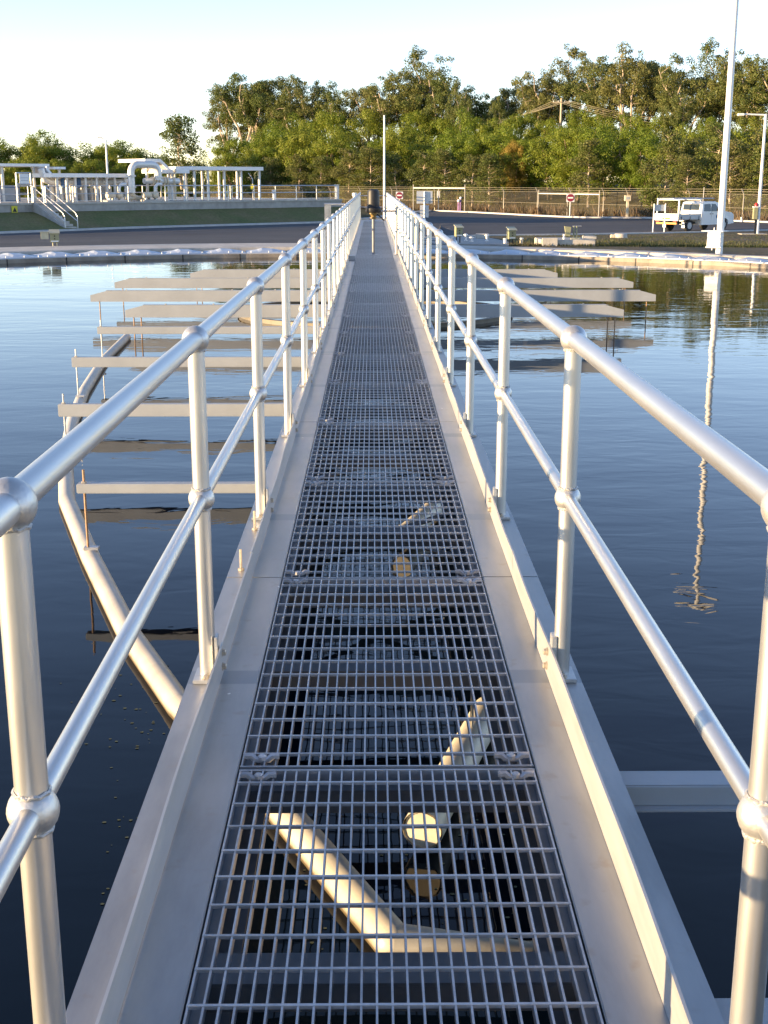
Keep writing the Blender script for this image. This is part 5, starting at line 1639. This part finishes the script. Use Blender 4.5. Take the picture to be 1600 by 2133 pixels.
def make_gum(seed, H=15.0, RW=4.6, crown0=0.42, nmain=6):
    """tall open gum: several pale limbs, umbrella clumps with gaps between"""
    rng = random.Random(seed)
    tr_ = MB(); cl = []
    fork = H * rng.uniform(0.22, 0.34)
    lean = Vector((rng.gauss(0, 0.5), rng.gauss(0, 0.5), 0))
    limb(tr_, Vector((0, 0, -0.5)), lean + Vector((0, 0, fork)), 0.30, 0.22, rng, 0.03, 4, 8)
    for i in range(nmain):
        a = i * 6.28 / nmain + rng.uniform(-0.4, 0.4)
        rad = RW * rng.uniform(0.35, 0.95)
        top = Vector((rad * math.cos(a), rad * math.sin(a), H * rng.uniform(0.70, 0.97) - rad * 0.25))
        limb(tr_, lean + Vector((0, 0, fork * rng.uniform(0.75, 1.0))), top, 0.17, 0.06, rng, 0.08, 5, 6)
        base = lean + Vector((0, 0, fork))
        for k in range(rng.randint(7, 9)):
            u = rng.uniform(0.45, 1.05)
            m_ = base.lerp(top, u)
            off = Vector((rng.gauss(0, 1), rng.gauss(0, 1), rng.gauss(0.25, 0.55)))
            off = off.normalized() * rng.uniform(0.5, 1.9)
            c = m_ + off
            if c.z < H * crown0 * 0.75: c.z = H * crown0 * rng.uniform(0.75, 1.1)
            limb(tr_, m_, c, 0.05, 0.02, rng, 0.1, 2, 4)
            cl.append((c, rng.uniform(0.55, 1.0)))
            for _ in range(2): cl.append((c + Vector((rng.gauss(0, 0.8), rng.gauss(0, 0.8), rng.gauss(-0.1, 0.5))), rng.uniform(0.4, 0.8)))
    for _ in range(46):          # outer dome of fine twigs that ties the limbs' clumps together
        a = rng.random() * 6.28; e = math.asin(rng.uniform(-0.35, 1.0)); k = rng.uniform(0.72, 1.0)
        c = Vector((RW * k * math.cos(a) * math.cos(e), RW * k * math.sin(a) * math.cos(e), H * 0.66 + H * 0.28 * k * math.sin(e)))
        cl.append((c, rng.uniform(0.45, 0.9)))
    for _ in range(10):
        a = rng.random() * 6.28; rad = RW * rng.uniform(0.3, 0.9)
        c = Vector((rad * math.cos(a), rad * math.sin(a), H * rng.uniform(0.3, 0.5)))
        cl.append((c, rng.uniform(0.5, 0.9)))
    return tr_.mesh('trunk', 'bark_pale', True), leafy(rng, cl, 230, 0.25, 0.25, 1.2, 0.5).mesh('crown', 'leaf_gum')
def make_wattle(seed, H=8.0, RW=3.4, mat='leaf_wattle'):
    """dense rounded wattle: billowing clumps nearly to the ground, dark hollows between"""
    rng = random.Random(seed)
    tr_ = MB(); cl = []
    nst = rng.randint(2, 4)
    for i in range(nst):
        a = i * 6.28 / nst + rng.uniform(-0.5, 0.5)
        top = Vector((RW * 0.45 * math.cos(a), RW * 0.45 * math.sin(a), H * rng.uniform(0.65, 0.85)))
        b0 = Vector((0.25 * math.cos(a), 0.25 * math.sin(a), -0.4))
        limb(tr_, b0, top, 0.13, 0.04, rng, 0.06, 5, 6)
        for k in range(5):
            u = rng.uniform(0.3, 0.9)
            m_ = b0.lerp(top, u)
            c = m_ + Vector((rng.gauss(0, 1), rng.gauss(0, 1), rng.gauss(0.3, 0.4))).normalized() * RW * rng.uniform(0.4, 0.75)
            limb(tr_, m_, c, 0.05, 0.015, rng, 0.08, 2, 4)
    n = 0
    while n < 80:
        x, y, z = rng.uniform(-1, 1), rng.uniform(-1, 1), rng.uniform(-1, 1)
        d = math.sqrt(x * x + y * y + z * z)
        if d > 1 or d < 0.45: continue
        bulge = 1.0 + 0.22 * math.sin(3 * math.atan2(y, x) + seed) + 0.12 * math.sin(5 * z + seed)
        zz = H * 0.57 + z * H * 0.43
        k = 1.0 if zz > H * 0.35 else 0.8
        cl.append((Vector((x * RW * bulge * k, y * RW * bulge * k, zz)), rng.uniform(0.6, 1.15)))
        n += 1
    return tr_.mesh('trunk', 'bark_dark', True), leafy(rng, cl, 290, 0.22, 0.0, 1.5, 0.38).mesh('crown', mat)
def make_sapling(seed, H=8.5, RW=1.7):
    """young slender gum: one straight stem, hanging tufts with light between"""
    rng = random.Random(seed)
    tr_ = MB(); cl = []
    tip = Vector((rng.gauss(0, 0.3), rng.gauss(0, 0.3), H * 0.97))
    limb(tr_, Vector((0, 0, -0.4)), tip, 0.12, 0.02, rng, 0.02, 7, 7)
    for i in range(78):
        u = 0.10 + 0.90 * (i + rng.random()) / 78
        m_ = Vector((0, 0, -0.4)).lerp(tip, u)
        w = RW * (0.55 + 0.7 * math.sin(min(1.0, u * 1.15) * math.pi)) * rng.uniform(0.35, 1.0)
        a = rng.random() * 6.28
        c = m_ + Vector((w * math.cos(a), w * math.sin(a), rng.uniform(0.1, 0.7)))
        limb(tr_, m_, c, 0.03, 0.01, rng, 0.08, 2, 4)
        cl.append((c, rng.uniform(0.42, 0.85)))
    return tr_.mesh('trunk', 'bark_pale', True), leafy(rng, cl, 210, 0.24, 0.5).mesh('crown', 'leaf_sapling')
GUMS = [make_gum(s) for s in (1, 2, 3, 4, 5)]
WATS = [make_wattle(s) for s in (11, 12, 13, 14)]
GOLD = make_wattle(15, mat='leaf_gold')
SAPS = [make_sapling(s) for s in (21, 22, 23)]
trng = random.Random(77)
def near_thing(px):
    """what stands in front of a tree, for its label"""
    for lim, txt in ((620, 'the flat canopy end'), (730, 'the platform end pillar'), (845, 'the aerial mast'), (985, 'the long pipe gate'), (1100, 'the golden wattle'), (1235, 'the wooden power pole'),
                     (1345, 'the intercom post'), (1470, 'the ute'), (1560, 'the light mast'), (9999, 'the street lamp')):
        if px < lim: return txt
def tree(kind, meshes, px, ptop, Y, hnat, label, group, wide=1.0, base=None):
    p = aty(px, ptop, Y)
    g = gz(p.x, Y)
    H_ = p.z - g
    s = H_ / hnat
    root = thing(kind, label, 'tree', (p.x, Y, g), trng.random() * 6.28, group, (s * wide, s * wide, s))
    put('trunk', meshes[0], root); put('crown', meshes[1], root)
    return root
TG = 'tall gum trees beyond the fence'
LG = 'tall open gum tree with pale limbs rising above the dense wattles beyond the fence'
for i, (px, pt, Y, w) in enumerate(((478, 190, 176, 0.85), (520, 160, 172, 0.95), (565, 158, 178, 1.0), (600, 185, 172, 0.8), (645, 168, 174, 0.75), (705, 180, 176, 0.85), (775, 175, 178, 0.8),
                                    (830, 140, 172, 1.0), (885, 132, 176, 1.0), (930, 158, 172, 0.75), (1000, 188, 180, 0.85), (1070, 180, 184, 0.85), (1135, 145, 176, 0.8), (1185, 128, 180, 0.9),
                                    (1255, 116, 176, 1.0), (1320, 112, 172, 0.9), (1365, 120, 178, 0.8), (1440, 128, 172, 0.85), (1500, 118, 178, 0.9), (1560, 110, 172, 0.95), (1625, 104, 170, 1.0), (1720, 110, 175, 1.0),
                                    (1410, 190, 165, 0.6), (960, 195, 168, 0.6), (1040, 200, 172, 0.6))):
    Y = interp(px, [450, 1000, 1600], [222, 184, 150]) + (Y - 175) * 1.1
    tree('gum_tree', GUMS[i % 5], px, pt, Y, 14.1, 'tall open gum tree with pale limbs rising behind ' + near_thing(px), TG, w)
WG = 'dense wattles beyond the fence'
LW = 'dense rounded green wattle tree growing just beyond the chain-link fence'
for i, (px, pt, Y, w) in enumerate(((575, 268, 164, 1.0), (640, 262, 161, 1.0), (700, 262, 157, 1.0), (745, 300, 150, 0.9), (800, 285, 149, 0.9), (850, 262, 150, 1.05), (905, 300, 145, 0.9), (950, 262, 150, 1.0),
                                    (1000, 280, 146, 0.95), (1050, 262, 150, 1.0), (1105, 282, 138, 1.0), (1150, 262, 142, 1.0), (1205, 258, 136, 1.0), (1262, 258, 134, 1.05), (1320, 258, 132, 1.05), (1355, 285, 127, 0.9),
                                    (490, 285, 172, 1.0), (535, 300, 168, 0.9), (455, 300, 178, 0.8), (1440, 255, 130, 0.9), (1530, 262, 128, 0.9), (1620, 262, 126, 1.0), (1700, 262, 126, 1.0),
                                    (600, 235, 172, 1.0), (680, 225, 172, 1.0), (760, 225, 170, 1.0), (880, 222, 168, 1.0), (980, 222, 168, 1.0), (1090, 230, 164, 1.0), (1210, 225, 160, 1.0), (1310, 228, 158, 1.0), (840, 240, 0, 1), (935, 238, 0, 1), (1035, 244, 0, 1), (1150, 240, 0, 1), (1262, 238, 0, 1), (1372, 238, 0, 1), (1480, 242, 0, 1), (1575, 236, 0, 1), (560, 246, 0, 1), (640, 244, 0, 1))):
    Y = (interp(px, [450, 1000, 1600], [190, 152, 118]) + (Y - 150) * 0.12) if i < 23 else (interp(px, [450, 1000, 1600], [206, 170, 138]) + (i % 3) * 3)
    tree('wattle_tree', WATS[i % 4], px, pt, Y, 8.3, ('dense rounded green wattle by the fence behind ' if i < 23 else 'taller second-row green wattle showing behind ') + near_thing(px), WG, w * (1.0 if i < 23 else 0.75))
t = tree('wattle_tree', GOLD, 1072, 292, 143, 8.3, 'small golden yellow flowering wattle between the green wattles', WG, 0.55)
SG = 'low young trees along the fence'
for i, (px, pt, Y) in enumerate(((725, 318, 152), (770, 312, 150), (830, 330, 144), (880, 322, 142), (925, 318, 139), (985, 330, 136), (1230, 300, 124), (1020, 325, 134), (560, 335, 168), (620, 330, 165), (670, 330, 160))):
    Y = interp(px, [450, 1000, 1600], [184, 143, 110])
    tree('young_gum', SAPS[i % 3], px, pt, Y, 8.4, 'low young gum with wispy olive foliage at the fence behind ' + near_thing(px), SG, 1.5)
RG = 'slender gums by the road behind the ute'
for i, (px, pt, Y) in enumerate(((1392, 282, 108), (1432, 330, 104), (1462, 300, 109), (1492, 270, 106), (1528, 300, 103), (1562, 285, 106), (1592, 312, 101), (1640, 280, 104), (1700, 290, 104))):
    tree('slender_gum', SAPS[i % 3], px, pt, Y, 8.4, 'slender young gum with hanging leaf tufts by the kerb behind the ute', RG, 1.25)
LGG = 'dense trees in the row behind the left platform'
for i, (px, pt, Y, w) in enumerate(((-70, 275, 175, 1.2), (-20, 292, 172, 1.2), (25, 285, 176, 1.15), (70, 296, 170, 1.1), (92, 268, 176, 0.8), (130, 300, 172, 1.2), (175, 294, 176, 1.1), (215, 300, 170, 1.1), (255, 290, 176, 1.1), (290, 305, 172, 1.1), (325, 318, 176, 1.0),
                                    (45, 330, 160, 1.0), (110, 330, 160, 1.0), (175, 330, 160, 0.9), (240, 332, 162, 1.0), (305, 335, 165, 1.0), (-30, 330, 160, 1.0), (350, 345, 172, 0.9), (395, 335, 180, 0.9))):
    tree('bushy_tree', WATS[(i + 1) % 4], px, pt, Y, 8.3, 'dense dark green tree in the row behind the platform canopies', LGG, w)
tree('lone_tree', SAPS[1], 372, 250, 150, 8.4, 'lone oval tree standing clear against the sky between the row and the gums', None, 1.25).pop('group', None)

# ================================================================== GRASSES
def blades(name, mat, spots, label, rng, h0, h1, n):
    mb = MB()
    vs, fs = [], []
    for (x, y, hs) in spots:
        z = gz(x, y)
        for _ in range(n):
            a = rng.random() * 6.28
            px_, py_ = x + rng.gauss(0, 0.12), y + rng.gauss(0, 0.12)
            h = rng.uniform(h0, h1) * hs
            w = h * 0.07 + 0.006
            lx, ly = rng.gauss(0, 0.35) * h, rng.gauss(0, 0.35) * h
            k = len(vs)
            vs += [(px_ - w * math.cos(a), py_ - w * math.sin(a), z - 0.02), (px_ + w * math.cos(a), py_ + w * math.sin(a), z - 0.02), (px_ + lx, py_ + ly, z + h)]
            fs.append((k, k + 1, k + 2))
    mb.v, mb.f = vs, fs
    o = stuff(mb.build(name, mat)); tag(o, label, 'grass')
    return o
rng = random.Random(5)
spots = []
for i in range(len(fpts) - 1):
    a, b = fpts[i], fpts[i + 1]
    n = int((b - a).length * 9)
    for _ in range(n):
        u = rng.random(); q = a.lerp(b, u)
        off = rng.uniform(-0.6, 3.0)
        spots.append((q.x + fn.x * off, q.y + fn.y * off, rng.uniform(0.4, 1.3)))
blades('dry_grass', 'blade_dry', spots, 'tall dry straw-coloured grass along the foot of the fence', rng, 0.35, 0.95, 9)
spots = []
while len(spots) < 3200:
    px, py = rng.uniform(1060, 1640), rng.uniform(489, 533)
    p = G(px, py)
    if math.hypot(p.x - TC.x, p.y - TC.y) < ro(40) + 0.3: continue
    if rng.random() < 0.5 and math.sin(p.x * 0.9) + math.sin(p.y * 0.6 + p.x * 0.3) < 0: continue
    spots.append((p.x, p.y, rng.uniform(0.5, 1.2)))
blades('lawn', 'blade_green', spots, 'short patchy lawn between the tank rim and the road', rng, 0.03, 0.10, 7)
